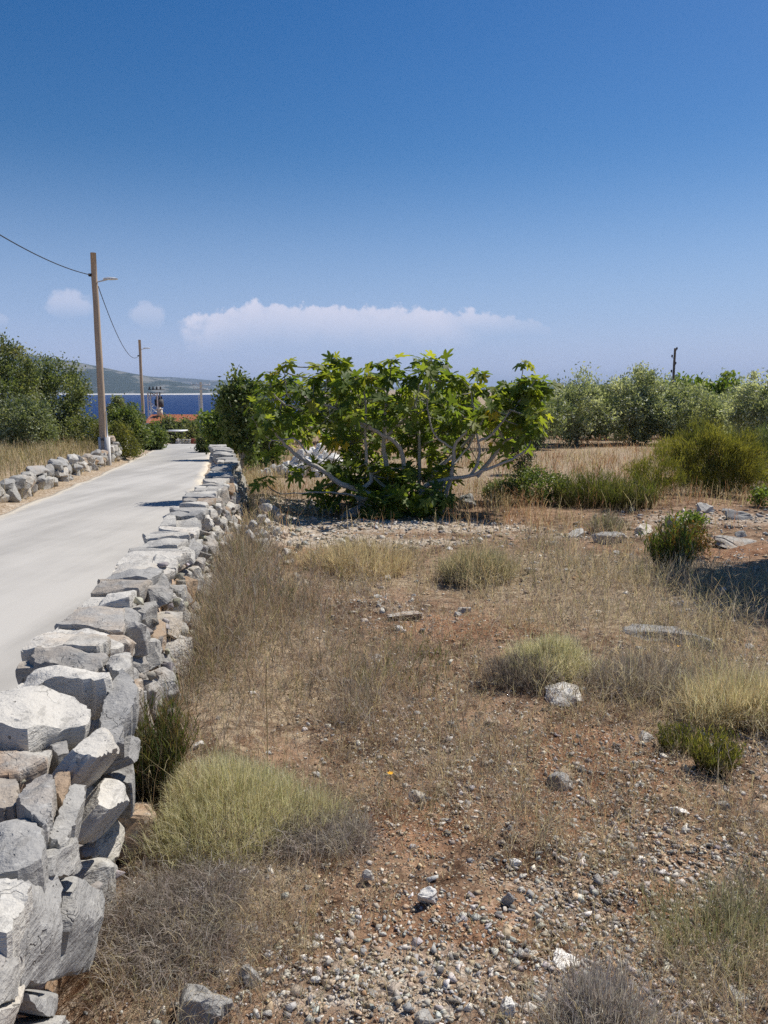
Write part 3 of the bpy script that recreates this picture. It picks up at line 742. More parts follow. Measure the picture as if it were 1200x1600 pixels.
def build_near_wall():
    root = empty('dry_stone_wall', (float(wall_x(4)), 4, 0))
    tag(root, 'long dry stone wall of grey limestone slabs running between the field and the pale road', 'stone wall', None, 'thing')
    inv = Matrix.Translation(-root.location)
    def put(name, me, loc, rot=(0, 0, 0), sc=(1, 1, 1)):
        return link(name, me, root, np.asarray(loc) - np.asarray(root.location), rot, sc)
    # -- core of packed rubble, kept inside the facing stones
    ys = np.arange(0.3, WALL_END - 0.15, 0.12); sec = [(-0.20, 0.40), (-0.205, 0.12), (-0.22, -0.5), (0.14, -0.5), (0.09, 0.12), (-0.02, 0.40)]
    V = []
    for y in ys:
        for (u, z) in sec:
            j = rng.normal(0, 0.014, 3)
            zz = z if z > 0 else gz(float(wall_x(y)) + u, y) - 0.15
            zz += (float(wall_top(y)) - 0.555)
            V.append((float(wall_x(y)) + u + j[0], y + j[1], zz + j[2]))
    n = len(sec); Fc = []
    for k in range(len(ys) - 1):
        for a in range(n):
            p, q = k * n + a, k * n + (a + 1) % n
            Fc += [(p, p + n, q + n, q)]
    V = np.array(V) - np.array(root.location)
    o = link('rubble_core', mesh_np('rubble_core', V, Fc, None, M['stone_tan']), root); tag(o, kind='stuff')
    # -- the nearest stones, each with the outline it has in the picture
    def face_x(y): return -0.56 - 0.115 * y
    def lift(px, py, dz=0.0, dx=0.0):
        d = ray(px, py); t = (0.555 + dz - CAM_H) / d[2]; p = np.array([0, 0, CAM_H]) + d * t
        if p[0] <= face_x(p[1]) + dx: return p
        t = (-0.56 + dx) / (d[0] + 0.115 * d[1])
        return np.array([0, 0, CAM_H]) + d * t
    H = [  # outline, material, lift, thickness, bulge
        ([(48, 1026), (66, 1004), (110, 1005), (160, 1012), (170, 1022), (148, 1038), (52, 1034)], 'stone_grey', 0.0, .13, .012),
        ([(26, 1052), (56, 1036), (100, 1037), (154, 1040), (176, 1060), (168, 1069), (120, 1066), (66, 1058), (28, 1078)], 'stone_white', .03, .14, .012),
        ([(-46, 1104), (0, 1086), (60, 1078), (112, 1074), (138, 1088), (142, 1102), (128, 1114), (76, 1124), (46, 1143), (-50, 1140)], 'stone_white', .05, .13, .02),
        ([(174, 1078), (192, 1062), (214, 1078), (215, 1094), (194, 1118), (190, 1142), (158, 1136), (158, 1112)], 'stone_grey', -.02, .12, .012),
        ([(110, 1172), (144, 1148), (176, 1137), (192, 1152), (194, 1172), (176, 1180), (148, 1186), (118, 1180)], 'stone_white', .02, .15, .03),
        ([(-50, 1170), (0, 1166), (80, 1160), (72, 1182), (24, 1204), (-52, 1206)], 'stone_tan', .01, .09, .008),
        ([(-40, 1146), (30, 1142), (78, 1142), (84, 1156), (40, 1163), (-42, 1166)], 'stone', -.02, .12, .02),
        ([(82, 1156), (104, 1156), (108, 1178), (92, 1184), (78, 1172)], 'stone', -.03, .12, .02),
        ([(26, 1236), (50, 1214), (66, 1206), (80, 1216), (86, 1234), (84, 1262), (68, 1288), (34, 1268)], 'stone_grey', .03, .16, .03),
        ([(135, 1228), (112, 1230), (96, 1262), (76, 1300), (99, 1308), (118, 1290), (132, 1252)], 'stone_grey', 0, .14, .012),
        ([(146, 1240), (152, 1226), (166, 1218), (192, 1226), (206, 1240), (202, 1258), (174, 1262), (150, 1262)], 'stone_white', -.18, .14, .03),
        ([(196, 1150), (218, 1160), (216, 1180), (208, 1194), (198, 1182)], 'stone_grey', -.1, .12, .02),
        ([(-20, 1294), (0, 1290), (31, 1274), (52, 1271), (67, 1303), (72, 1330), (65, 1350), (36, 1366), (-22, 1370)], 'stone_grey', .02, .16, .03),
        ([(-40, 1372), (0, 1376), (34, 1380), (49, 1395), (40, 1431), (13, 1463), (-36, 1470)], 'stone', .03, .2, .04),
        ([(38, 1366), (67, 1343), (90, 1357), (96, 1384), (92, 1415), (83, 1436), (84, 1467), (74, 1494), (76, 1532), (61, 1541), (45, 1541), (43, 1508), (18, 1476), (43, 1433), (54, 1402)], 'stone_grey', 0, .2, .03),
        ([(106, 1384), (126, 1368), (146, 1384), (157, 1411), (166, 1454), (168, 1490), (155, 1512), (108, 1528), (101, 1483), (97, 1456), (106, 1420)], 'stone_grey', -.15, .16, .03),
        ([(83, 1341), (112, 1310), (119, 1314), (123, 1357), (108, 1370), (97, 1366)], 'stone_grey', -.02, .14, .02),
        ([(-20, 1496), (0, 1498), (20, 1494), (38, 1505), (30, 1555), (-16, 1580)], 'stone_white', 0, .2, .02),
        ([(-30, 1584), (22, 1566), (36, 1539), (54, 1553), (50, 1577), (27, 1602), (-30, 1612)], 'stone_white', -.02, .2, .02),
        ([(58, 1560), (97, 1555), (98, 1587), (79, 1592), (60, 1584)], 'stone_grey', -.05, .1, .015),
        ([(62, 1600), (90, 1590), (112, 1600), (112, 1650), (60, 1650)], 'stone', -.05, .12, .02),
        ([(-16, 1462), (9, 1470), (12, 1496), (0, 1520), (-18, 1520)], 'stone_grey', 0, .15, .02),
        ([(0, 1214), (24, 1210), (30, 1232), (26, 1262), (-6, 1266), (-20, 1240)], 'stone', -.01, .12, .02),
        ([(88, 1206), (108, 1212), (110, 1226), (98, 1248), (88, 1240), (84, 1220)], 'stone_tan', -.03, .12, .02),
        ([(-30, 1206), (22, 1206), (14, 1226), (-30, 1226)], 'stone_grey', -.02, .1, .015),
        ([(166, 1040), (186, 1018), (206, 1022), (204, 1048), (190, 1056), (176, 1056)], 'stone', -.03, .14, .03),
        ([(196, 1060), (206, 1046), (222, 1056), (220, 1100), (212, 1104)], 'stone_tan', -.22, .16, .03),
        ([(160, 1188), (190, 1182), (210, 1196), (206, 1222), (176, 1216), (156, 1204)], 'stone_grey', -.25, .15, .03),
    ]
    cnt = 0
    for k, (pl, mt, dz, th, bu) in enumerate(H):
        P = np.array([lift(px, py, dz, rng.uniform(-.012, .012)) for px, py in pl])
        c = P.mean(0); q = P - c; U, S, Vt = np.linalg.svd(q); nrm = Vt[2]
        to = np.array([0.5, -0.1, 0.9])
        if nrm @ to < 0: nrm = -nrm
        me, org = outline_stone('stone', P, nrm, th, bu, M[mt], 40 + k)
        put('stone', me, org); cnt += 1
    # -- from there on: slabs laid across the top, face stones in courses
    y = 2.86; edge0 = [(-.26, 0.0), (.06, 0.0)]; k = 0
    while y < WALL_END - 0.1:
        L = (random.uniform(0.12, 0.22) if random.random() < .5 else random.uniform(.20, .30)) * (1 + .05 * (y - 2.8))
        sl = random.uniform(-.12, .12)
        e1 = [(-.25 + random.uniform(-.05, .03), L - sl * .5 + random.uniform(-.03, .03)), (.03 + random.uniform(-.05, .06), L + sl * .5 + random.uniform(-.03, .03))]
        f = random.uniform(.28, .72); g = f + random.uniform(-.12, .12)
        def onw(u, v): return (float(wall_x(y + v)) + u, y + v, float(wall_top(y)))
        def lerp(A, B, t): return (A[0] + (B[0] - A[0]) * t, A[1] + (B[1] - A[1]) * t)
        l0, r0, l1, r1 = edge0[0], edge0[1], e1[0], e1[1]
        cells = [[l0, lerp(l0, r0, .5), r0, lerp(r0, r1, .5), r1, lerp(l1, r1, .5), l1, lerp(l0, l1, .5)]]
        if random.random() < .3:
            m0, m1 = lerp(l0, r0, f), lerp(l1, r1, g)
            cells = [[l0, m0, lerp(m0, m1, .5), m1, l1, lerp(l0, l1, .5)], [m0, r0, lerp(r0, r1, .5), r1, m1, lerp(m0, m1, .5)]]
        for cell in cells:
            cx, cy = sum(c_[0] for c_ in cell) / len(cell), sum(c_[1] for c_ in cell) / len(cell)
            dz = random.uniform(-.028, .02); t0, t1 = random.gauss(0, .06), random.gauss(0, .05)
            P = []
            for (u, v) in cell:
                u2, v2 = cx + (u - cx) * random.uniform(.84, 1.16), cy + (v - cy) * random.uniform(.88, 1.16)
                w3 = onw(u2, v2); P.append((w3[0], w3[1], w3[2] + dz + t0 * (u - cx) + t1 * (v - cy)))
            mt = pick_mat((.40, .38, .15, .07))
            me, org = outline_stone('stone', P, (0, 0, 1), random.uniform(.07, .12), .006, M[mt], 400 + k, random.uniform(.3, .6), 9 if y > 6 else 12); put('stone', me, org); cnt += 1; k += 1
        edge0 = [(p_[0], p_[1] - L) for p_ in e1]; y += L
    for course, (z, hh) in enumerate(((0.40, 0.16), (0.24, 0.18), (0.06, 0.20))):
        y = 1.9 + 0.1 * course
        while y < WALL_END - 0.1:
            L = random.uniform(0.12, 0.28) * (1 + 0.05 * y); t, a = wall_frame(y + L / 2)
            g = gz(float(wall_x(y)) + 0.3, y)
            mt = pick_mat((0.46, 0.16, 0.24, 0.14)); dep = random.uniform(0.16, 0.24)
            x = float(wall_x(y + L / 2)) + 0.0 + 0.055 * course + random.uniform(-.04, .04)
            zz = z + (g if course == 2 else g * 0.5) + random.uniform(-.02, .02)
            if y < 3.0 and course < 1: y += L; continue
            put('stone', random.choice(BL[mt]), (x, y + L / 2, zz), (random.gauss(0, .15), random.gauss(0, .15), a + random.gauss(0, .15)), (L * 1.12, dep, hh * random.uniform(.95, 1.25))); cnt += 1
            y += L * 0.96
    # -- far end of the wall and the hidden road side
    s = 0
    y = 2.0
    stuffV = Soup()
    src = [np.array([v.co[:] for v in m.vertices]) for m in SMALL]; srf = [np.array([p.vertices[:] for p in m.polygons]) for m in SMALL]
    while y < WALL_END:
        L = random.uniform(.2, .35)
        g = float(road_z(y))
        for z in np.arange(g + 0.05, 0.38, 0.17):
            k = random.randrange(12); t, a = wall_frame(y)
            v = src[k] * np.array([L * 1.1, 0.2, 0.19]); ca, sa = math.cos(a), math.sin(a)
            v = np.stack([v[:, 0] * ca - v[:, 1] * sa, v[:, 0] * sa + v[:, 1] * ca, v[:, 2]], 1) + np.array([float(wall_x(y + L / 2)) - 0.16, y + L / 2, z])
            stuffV.add(v, srf[k], (0.36, 0.36, 0.35))
        y += L * .95
    for q in range(420):      # chips and small stones packed into the gaps
        k = random.randrange(12); yy = 1.6 + 13 * random.random() ** 1.3; t_ = random.random(); sz = random.uniform(.035, .085)
        v = src[k] * np.array([sz, sz * random.uniform(.6, 1), sz * random.uniform(.5, .9)]); a = random.uniform(0, 6.28); ca, sa = math.cos(a), math.sin(a)
        u = .0 + .21 * t_ + random.uniform(-.02, .04); zz = .50 - .48 * t_ + random.uniform(-.03, .05)
        v = np.stack([v[:, 0] * ca - v[:, 1] * sa, v[:, 0] * sa + v[:, 1] * ca, v[:, 2]], 1) + np.array([float(wall_x(yy)) + u, yy, zz])
        g_ = random.uniform(.2, .46); stuffV.add(v, srf[k], (g_, g_ * random.uniform(.88, .98), g_ * random.uniform(.72, .93)))
    for q in range(14):
        k = random.randrange(12)
        v = src[k] * np.array([.22, .2, .18]) + np.array([float(wall_x(WALL_END)) + random.uniform(-.22, .22), WALL_END - 0.08 + random.uniform(-.05, .05), random.uniform(-.2, .45)])
        stuffV.add(v, srf[k], (0.36, 0.36, 0.35))
    loc = np.array(root.location)
    me = mesh_np('road_side_stones', np.concatenate(stuffV.V) - loc, np.concatenate(stuffV.F), np.concatenate(stuffV.C), M['pebble'])
    tag(link('road_side_stones', me, root), kind='stuff')
    print('near wall stones', cnt)
build_near_wall()

def left_wall_x(y): return road_x(y) - ROAD_W - 0.65
def build_left_wall(y0, y1, name, label, h, seed, white=0.2):
    root = empty(name, (float(left_wall_x((y0 + y1) / 2)), (y0 + y1) / 2, float(road_z((y0 + y1) / 2))))
    tag(root, label, 'stone wall', None, 'thing'); loc = np.array(root.location); r = random.Random(seed)
    y = y0; V = []
    while y < y1:
        L = r.uniform(0.35, 0.75); a = math.atan2(1.0, float(left_wall_x(y + .5) - left_wall_x(y - .5)))
        base = float(road_z(y)); hh = h * r.uniform(0.65, 1.15); z = base - 0.05
        while z < base + hh:
            th = r.uniform(0.2, 0.34)
            mt = r.choices(('stone', 'stone_white', 'stone_grey', 'stone_tan'), (0.4, white, 0.4 - white * .5, 0.08))[0]
            link('stone', r.choice(BL[mt]), root, np.array([float(left_wall_x(y)) + r.uniform(-.14, .14), y + L / 2, z + th / 2]) - loc,
                 (r.gauss(0, .2), r.gauss(0, .2), a + r.gauss(0, .25)), (L * 1.2, r.uniform(.32, .5), th * 1.2))
            z += th * 0.88
        y += L * 0.9
build_left_wall(13.0, 29.6, 'low_stone_wall', 'low tumbled grey stone wall along the left verge, nearer than the pole', 0.42, 5, 0.12)
build_left_wall(30.5, 39.0, 'low_stone_wall', 'short heap of pale stone wall just beyond the white foot of the roadside pole', 0.75, 6, 0.75)

# ================================================================== FIG TREE
def fig_leaf_mesh(seed, col):
    r = random.Random(seed)
    # palmate outline: (angle from the tip direction, radius); leaf length about 1
    lob = [(0, 1.0), (11, .86), (20, .52), (27, .40), (34, .60), (46, .86), (57, .74), (70, .44), (80, .36), (92, .50), (108, .60), (124, .50), (150, .30), (172, .16)]
    out = [(math.sin(R(a)) * d * r.uniform(.9, 1.1), math.cos(R(a)) * d * r.uniform(.92, 1.08)) for a, d in lob]
    ring = out + [(-x, y) for x, y in out[::-1]]
    ring = ring[:len(out)] + ring[len(out):-1]
    fold, droop = r.uniform(.12, .38), r.uniform(.15, .55)
    V = [(0, 0.30, 0.0), (0, 0, 0)]
    for x, y in ring:
        yy = y + 0.30
        V.append((x, yy, fold * abs(x) - droop * max(0, yy) ** 2 * 0.6 - 0.25 * abs(x) ** 2 + r.uniform(-.03, .03)))
    n = len(ring); Fc = [(0, 2 + (i + 1) % n, 2 + i) for i in range(n)]
    V = np.array(V); V[0, 2] -= droop * 0.054
    C = np.clip(np.array(col)[None] * np.random.default_rng(seed).uniform(.85, 1.15, (len(V), 1)), 0, 1)
    return V[:, :], Fc, C

FIG_COLS = [(0.115, 0.175, 0.042), (0.15, 0.21, 0.048), (0.19, 0.245, 0.055), (0.25, 0.285, 0.065), (0.08, 0.13, 0.034), (0.48, 0.41, 0.06)]
def build_fig():
    D = 10.7
    base = on_ground(640, 792)
    root = empty('fig_tree', base); loc = np.array(root.location)
    tag(root, 'broad leafy fig tree with many bare grey stems in the middle of the field', 'tree')
    wood = Soup(); gcol = (0.44, 0.41, 0.37)
    B = [  # limbs traced in the picture: points, depth at start and end, radius at start and end
        ([(640, 800), (605, 786), (568, 768), (532, 757), (514, 741), (484, 724), (460, 709), (440, 690), (424, 668)], 10.4, 9.9, .055, .014),
        ([(560, 766), (579, 757), (581, 741), (573, 724), (571, 692), (572, 637), (566, 600)], 10.3, 10.4, .032, .012),
        ([(632, 802), (614, 774), (607, 741), (601, 713), (599, 687), (601, 659), (603, 630), (610, 595)], 10.6, 10.5, .050, .012),
        ([(634, 790), (631, 713), (620, 692), (597, 679), (575, 666), (549, 653), (530, 640), (503, 631), (470, 622)], 10.5, 9.9, .034, .012),
        ([(599, 687), (614, 672), (629, 657), (640, 648), (650, 628), (656, 590)], 10.55, 10.7, .026, .010),
        ([(597, 679), (560, 663), (519, 661), (495, 642), (486, 612)], 10.5, 10.9, .024, .010),
        ([(480, 708), (456, 681), (438, 690), (421, 687), (406, 674), (396, 655)], 10.0, 9.7, .013, .007),
        ([(470, 640), (446, 633), (430, 620), (421, 603), (422, 580)], 10.0, 9.9, .012, .007),
        ([(470, 632), (450, 620), (446, 605), (445, 570)], 10.0, 10.1, .011, .006),
        ([(650, 802), (659, 763), (681, 752), (702, 749), (733, 745), (761, 733), (800, 718), (825, 700)], 10.5, 10.0, .042, .012),
        ([(690, 800), (698, 765), (705, 744), (709, 720), (710, 696), (718, 683), (727, 679), (740, 660)], 10.4, 10.2, .034, .013),
        ([(733, 745), (746, 724), (750, 707), (746, 683), (740, 650), (735, 610)], 10.25, 10.4, .024, .009),
        ([(746, 690), (767, 681), (787, 655), (804, 638), (824, 612), (838, 592)], 10.3, 10.5, .020, .008),
        ([(707, 700), (689, 690), (674, 672), (668, 640), (672, 590)], 10.3, 10.4, .018, .009),
        ([(650, 800), (676, 737), (702, 718), (722, 700), (744, 670), (770, 640)], 10.8, 11.3, .042, .012),
        ([(745, 745), (770, 715), (783, 698), (789, 687), (806, 682), (826, 660)], 10.8, 10.9, .034, .012),
        ([(650, 802), (655, 763), (656, 692), (650, 640), (640, 590)], 10.7, 11.2, .036, .012),
        ([(709, 724), (731, 700), (752, 660), (770, 622)], 10.3, 10.8, .017, .008),
        ([(787, 655), (806, 648), (830, 640), (850, 622)], 10.4, 10.6, .011, .006),
        ([(767, 681), (784, 664), (796, 640)], 10.35, 10.2, .010, .006),
        ([(640, 800), (600, 750), (560, 715), (530, 690), (500, 672), (470, 660)], 10.9, 11.6, .036, .010),
        ([(620, 800), (580, 778), (540, 772), (505, 768), (470, 770), (440, 772)], 10.3, 9.9, .018, .006),
        ([(800, 660), (812, 610), (818, 570)], 10.5, 10.5, .010, .005),
        ([(735, 640), (744, 600), (748, 585)], 10.6, 10.6, .009, .005),
    ]
    nodes = []
    for pl, d0, d1, r0, r1 in B:
        n = len(pl); P = np.array([at_depth(px, py, d0 + (d1 - d0) * i / (n - 1)) for i, (px, py) in enumerate(pl)])
        t = np.linspace(0, n - 1, (n - 1) * 3 + 1)
        Q = np.stack([np.interp(t, np.arange(n), P[:, k]) for k in range(3)], 1)
        Q[1:-1] = Q[1:-1] * .5 + .25 * (Q[2:] + Q[:-2])
        Q[1:-1] += rng.normal(0, .006, Q[1:-1].shape)
        wood.tube(Q, np.linspace(r0, r1, len(Q)), gcol, 7); nodes.append(Q[len(Q) // 3:])
    nodes = np.concatenate(nodes)
    # -- shoot tips that carry rosettes of leaves: (px, py, depth, count, size)
    tips = []
    TOP = [(422, 582, 9.9), (445, 566, 10.1), (410, 605, 9.9), (432, 600, 9.9), (490, 590, 10.2), (500, 572, 10.3), (523, 560, 10.4), (536, 566, 10.5), (512, 585, 10.3), (552, 592, 10.4), (572, 588, 10.5),
           (590, 568, 10.5), (612, 562, 10.6), (626, 580, 10.5), (607, 590, 10.3), (655, 562, 10.7), (672, 560, 10.6), (690, 566, 10.7), (664, 580, 10.4), (700, 590, 10.5), (716, 590, 10.5), (640, 600, 10.5),
           (748, 582, 10.6), (735, 600, 10.5), (756, 606, 10.6), (776, 604, 10.7), (796, 602, 10.6), (818, 566, 10.5), (824, 590, 10.4), (846, 592, 10.5), (836, 606, 10.4), (810, 600, 10.4), (855, 600, 10.7), (470, 606, 10.2), (455, 622, 10.1)]
    for px, py, d in TOP: tips.append((px, py, d + rng.normal(0, .12), 8, .145))
    for k in range(185):   # outer crown
        px = rng.uniform(402, 850); top = np.interp(px, [400, 450, 520, 620, 680, 740, 800, 850], [600, 585, 575, 575, 575, 595, 600, 600])
        low = np.interp(px, [400, 450, 520, 600, 650, 700, 760, 850], [690, 690, 672, 665, 690, 668, 660, 672])
        py = top + (low - top) * rng.uniform(0.03, 1.0)
        d = D + rng.uniform(-1.0, 1.1) * math.sqrt(max(.15, 1 - ((px - 625) / 235) ** 2))
        tips.append((px, py, d, rng.integers(5, 9), rng.uniform(.115, .165)))
    for k in range(60):    # inner and rear foliage
        px = rng.uniform(440, 820); py = rng.uniform(640, 720); d = D + rng.uniform(.2, 1.6)
        if px < 560 and py > 690: continue
        tips.append((px, py, d, 6, .145))
    for px, py, d in [(533, 684, 9.9), (545, 680, 9.9), (520, 690, 10.0), (420, 655, 9.7), (402, 660, 9.8), (428, 668, 9.8), (408, 645, 9.8), (440, 650, 9.9), (425, 705, 9.9), (462, 737, 9.8), (412, 748, 9.7), (440, 640, 10.0), (400, 630, 10.0),
                      (832, 650, 10.0), (822, 680, 10.1), (836, 668, 10.1), (850, 640, 10.4), (790, 690, 10.4)]:
        tips.append((px, py, d, 7, .14))
    for k in range(48):    # shaded leaves between the stems, at the back
        px = rng.uniform(500, 705); py = rng.uniform(672, 750); tips.append((px, py, 10.9 + rng.uniform(0, .9), 6, .14))
    for k in range(84):    # skirt of leaves low down
        px = rng.uniform(488, 705); py = rng.uniform(728, 796); d = 10.5 + rng.uniform(-.35, .8)
        tips.append((px, py, d, 6, rng.uniform(.13, .18)))
    for k in range(36):    # fresh suckers at the foot, in the sun
        px = rng.uniform(560, 700); py = rng.uniform(768, 806); tips.append((px, py, 9.75 + rng.uniform(-.15, .3), 6, rng.uniform(.13, .18)))
    protos = []
    for ci, c in enumerate(FIG_COLS):
        for j in range(3): protos.append((ci, *fig_leaf_mesh(900 + ci * 10 + j, c)))
    meshes = [mesh_np('leaf', V, Fc, C, M['fig_leaf'], True) for _, V, Fc, C in protos]
    wgt = np.array([.26, .28, .22, .10, .125, .015]); L = []
    for (px, py, d, n, sz) in tips:
        p = at_depth(px, py, d)
        if p[2] < gz(p[0], p[1]) + .04: p[2] = gz(p[0], p[1]) + .06
        dist = np.linalg.norm(nodes - p, axis=1); q = nodes[np.argmin(dist)]
        if .12 < dist.min() < 2.2:
            mid = (q + p) / 2 + np.array([rng.normal(0, .05), rng.normal(0, .05), -.10 * dist.min()])
            t = np.linspace(0, 1, 6)[:, None]; P = (1 - t) ** 2 * q + 2 * t * (1 - t) * mid + t * t * p
            wood.tube(P, np.linspace(.010, .0055, 6), (0.27, 0.26, 0.21), 5)
        tipcol = rng.choice(6, p=wgt / wgt.sum())
        a0 = rng.uniform(0, 6.28)
        for k in range(int(n)):
            az = a0 + k * 2.4 + rng.normal(0, .3); el = rng.uniform(-.75, .75) if k < n - 2 else rng.uniform(.5, 1.2)
            dirv = np.array([math.cos(az) * math.cos(el), math.sin(az) * math.cos(el), math.sin(el)])
            size = sz * rng.uniform(.65, 1.2) * .90
            pet = p + dirv * size * rng.uniform(.25, .55) + np.array([0, 0, -.05 * k / n])
            ci = tipcol if rng.random() < .6 else rng.choice(6, p=wgt / wgt.sum())
            # leaf hangs outwards and down from its stalk; upper side up
            down = -.35 + rng.normal(0, .35)
            y = dirv + np.array([0, 0, down - .2]); y /= np.linalg.norm(y)
            zz = np.array([0, 0, 1.0]) + rng.normal(0, .35, 3); x = np.cross(y, zz); x /= np.linalg.norm(x); z = np.cross(x, y)
            L.append((ci * 3 + rng.integers(3), pet, np.stack([x, y, z], 1) * size, size, p))
    # the leaves that show largest are leaves of their own; the rest of the foliage is one mass
    score = np.array([l[3] / l[1][1] + (0.004 if l[1][1] < 10.4 else 0) for l in L]); order = np.argsort(-score)
    rest = Soup()
    for rank, i in enumerate(order):
        pi, pos, Mx, size, tip = L[i]
        wood.tube(np.array([tip, (tip + pos) / 2 + np.array([0, 0, .01]), pos]), .0028, (0.22, 0.26, 0.07), 3, False)
        if rank < 300:
            o = link('leaf', meshes[pi], root)
            m4 = Matrix([[*Mx[0], pos[0] - loc[0]], [*Mx[1], pos[1] - loc[1]], [*Mx[2], pos[2] - loc[2]], [0, 0, 0, 1]])
            o.matrix_local = m4
        else:
            _, V, Fc, C = protos[pi]
            rest.add(V @ Mx.T + pos, Fc, C * rng.uniform(.85, 1.15))
    me = mesh_np('foliage', np.concatenate(rest.V) - loc, np.concatenate(rest.F), np.concatenate(rest.C), M['fig_leaf'], True)
    tag(link('foliage', me, root), kind='stuff')
    me = mesh_np('branches', np.concatenate(wood.V) - loc, np.concatenate(wood.F), np.concatenate(wood.C), M['bark'], True)
    link('branches', me, root)
    print('fig leaves', len(L))
build_fig()

# ================================================================== TREES AND SHRUBS
OLIVE = [(0.184, 0.213, 0.121), (0.287, 0.316, 0.201), (0.414, 0.443, 0.31), (0.115, 0.149, 0.069), (0.575, 0.598, 0.46)]
GREEN = [(0.076, 0.118, 0.04), (0.118, 0.162, 0.052), (0.162, 0.207, 0.065), (0.218, 0.241, 0.084)]
BRIGHT = [(0.094, 0.163, 0.031), (0.138, 0.213, 0.044), (0.188, 0.25, 0.056), (0.237, 0.275, 0.075)]
MAQUIS = [(0.092, 0.124, 0.054), (0.144, 0.179, 0.078), (0.198, 0.224, 0.101), (0.26, 0.26, 0.136)]
BROOM = [(0.17, 0.175, 0.045), (0.23, 0.22, 0.055), (0.28, 0.26, 0.07), (0.12, 0.135, 0.04)]

def crown_points(cen, rad, nclump, nleaf, spread, lump=0.35):
    u = rng.normal(0, 1, (nclump, 3)); u /= np.linalg.norm(u, axis=1)[:, None]
    ph = rng.uniform(0, 6.28, 6)
    lob = 1 + lump * 0.5 * (np.sin(3 * np.arctan2(u[:, 1], u[:, 0]) + ph[0]) * np.cos(2.3 * u[:, 2] + ph[1]) + np.sin(5.1 * u[:, 0] + ph[2]) * np.sin(4.3 * u[:, 2] + ph[3]))
    r = rng.uniform(0.30, 1.0, nclump) ** 0.45 * lob
    c = np.asarray(cen) + u * r[:, None] * np.asarray(rad)
    cs = rng.uniform(.6, 1.4, nclump)
    P = np.repeat(c, nleaf, 0) + rng.normal(0, 1, (nclump * nleaf, 3)) * np.repeat(cs, nleaf)[:, None] * spread
    return c, P, np.repeat(u, nleaf, 0), np.repeat(np.arange(nclump), nleaf)

def leafy(name, label, cat, base, height, width, depth=None, pal=GREEN, leaf=(.09, .035), nclump=150, nleaf=40, spread=None, trunk=True, bottom=0.12, lump=.4,
          bark=(0.20, 0.17, 0.14), trunk_r=None, group=None, mat='leaf', skirt=False, weights=None, upb=.3):
    base = np.asarray(base, float); depth = depth or width
    root = empty(name, base); tag(root, label, cat, group); loc = np.array(root.location)
    ch = height * (1 - bottom); cen = base + np.array([0, 0, height * bottom + ch / 2])
    rad = np.array([width / 2, depth / 2, ch / 2]) * .95
    spread = (spread or 0.11 * max(rad)) * .85
    if trunk or spread > .1: nleaf = int(nleaf * 1.7); leaf = (leaf[0] * 1.25, leaf[1] * 1.5)
    c, P, out, idx = crown_points(cen, rad, nclump, nleaf, spread, lump)
    keep = P[:, 2] > base[2] + .02
    P, out, idx = P[keep], out[keep], idx[keep]
    # each spray of leaves keeps one tone, so that lighter and darker clumps show
    tone = palette(pal, nclump, .12, weights)
    col = tone[idx] * .65 + palette(pal, len(P), .15, weights) * .35
    s = Soup(); leaves(s, P, leaf[0], leaf[1], col, upb, out)
    me = mesh_np('crown', np.concatenate(s.V) - loc, np.concatenate(s.F), np.concatenate(s.C), M[mat]); link('crown', me, root)
    if trunk:
        w = Soup(); tr = trunk_r or height * .03
        fork = base + np.array([rng.normal(0, .05), rng.normal(0, .05), height * max(bottom, .12) * 1.1])
        w.tube(np.array([base - [0, 0, .1], (base + fork) / 2 + rng.normal(0, .03, 3), fork]), [tr * 1.3, tr, tr * .9], bark, 7)
        for k in rng.choice(nclump, min(nclump, 16), replace=False):
            q = c[k]; mid = (fork + q) / 2 + np.array([0, 0, .1 * height]) * rng.uniform(-.5, .8)
            t = np.linspace(0, 1, 6)[:, None]; Q = (1 - t) ** 2 * fork + 2 * t * (1 - t) * mid + t * t * q
            w.tube(Q, np.linspace(tr * .6, tr * .12, 6), bark, 5)
        me = mesh_np('trunk', np.concatenate(w.V) - loc, np.concatenate(w.F), np.concatenate(w.C), M['bark'], True); link('trunk', me, root)
    return root

def at_far(px, py_base, d):
    p = at_depth(px, py_base, d); return np.array([p[0], p[1], gz(p[0], p[1])])
def top_h(py_top, d, base_z): return at_depth(600, py_top, d)[2] - base_z
def far_tree(name, label, cat, px, d, py_top, px_w, **k):
    b = at_far(px, 700, d); h = top_h(py_top, d, b[2]); return leafy(name, label, cat, b, h, px_w / F * d, **k)

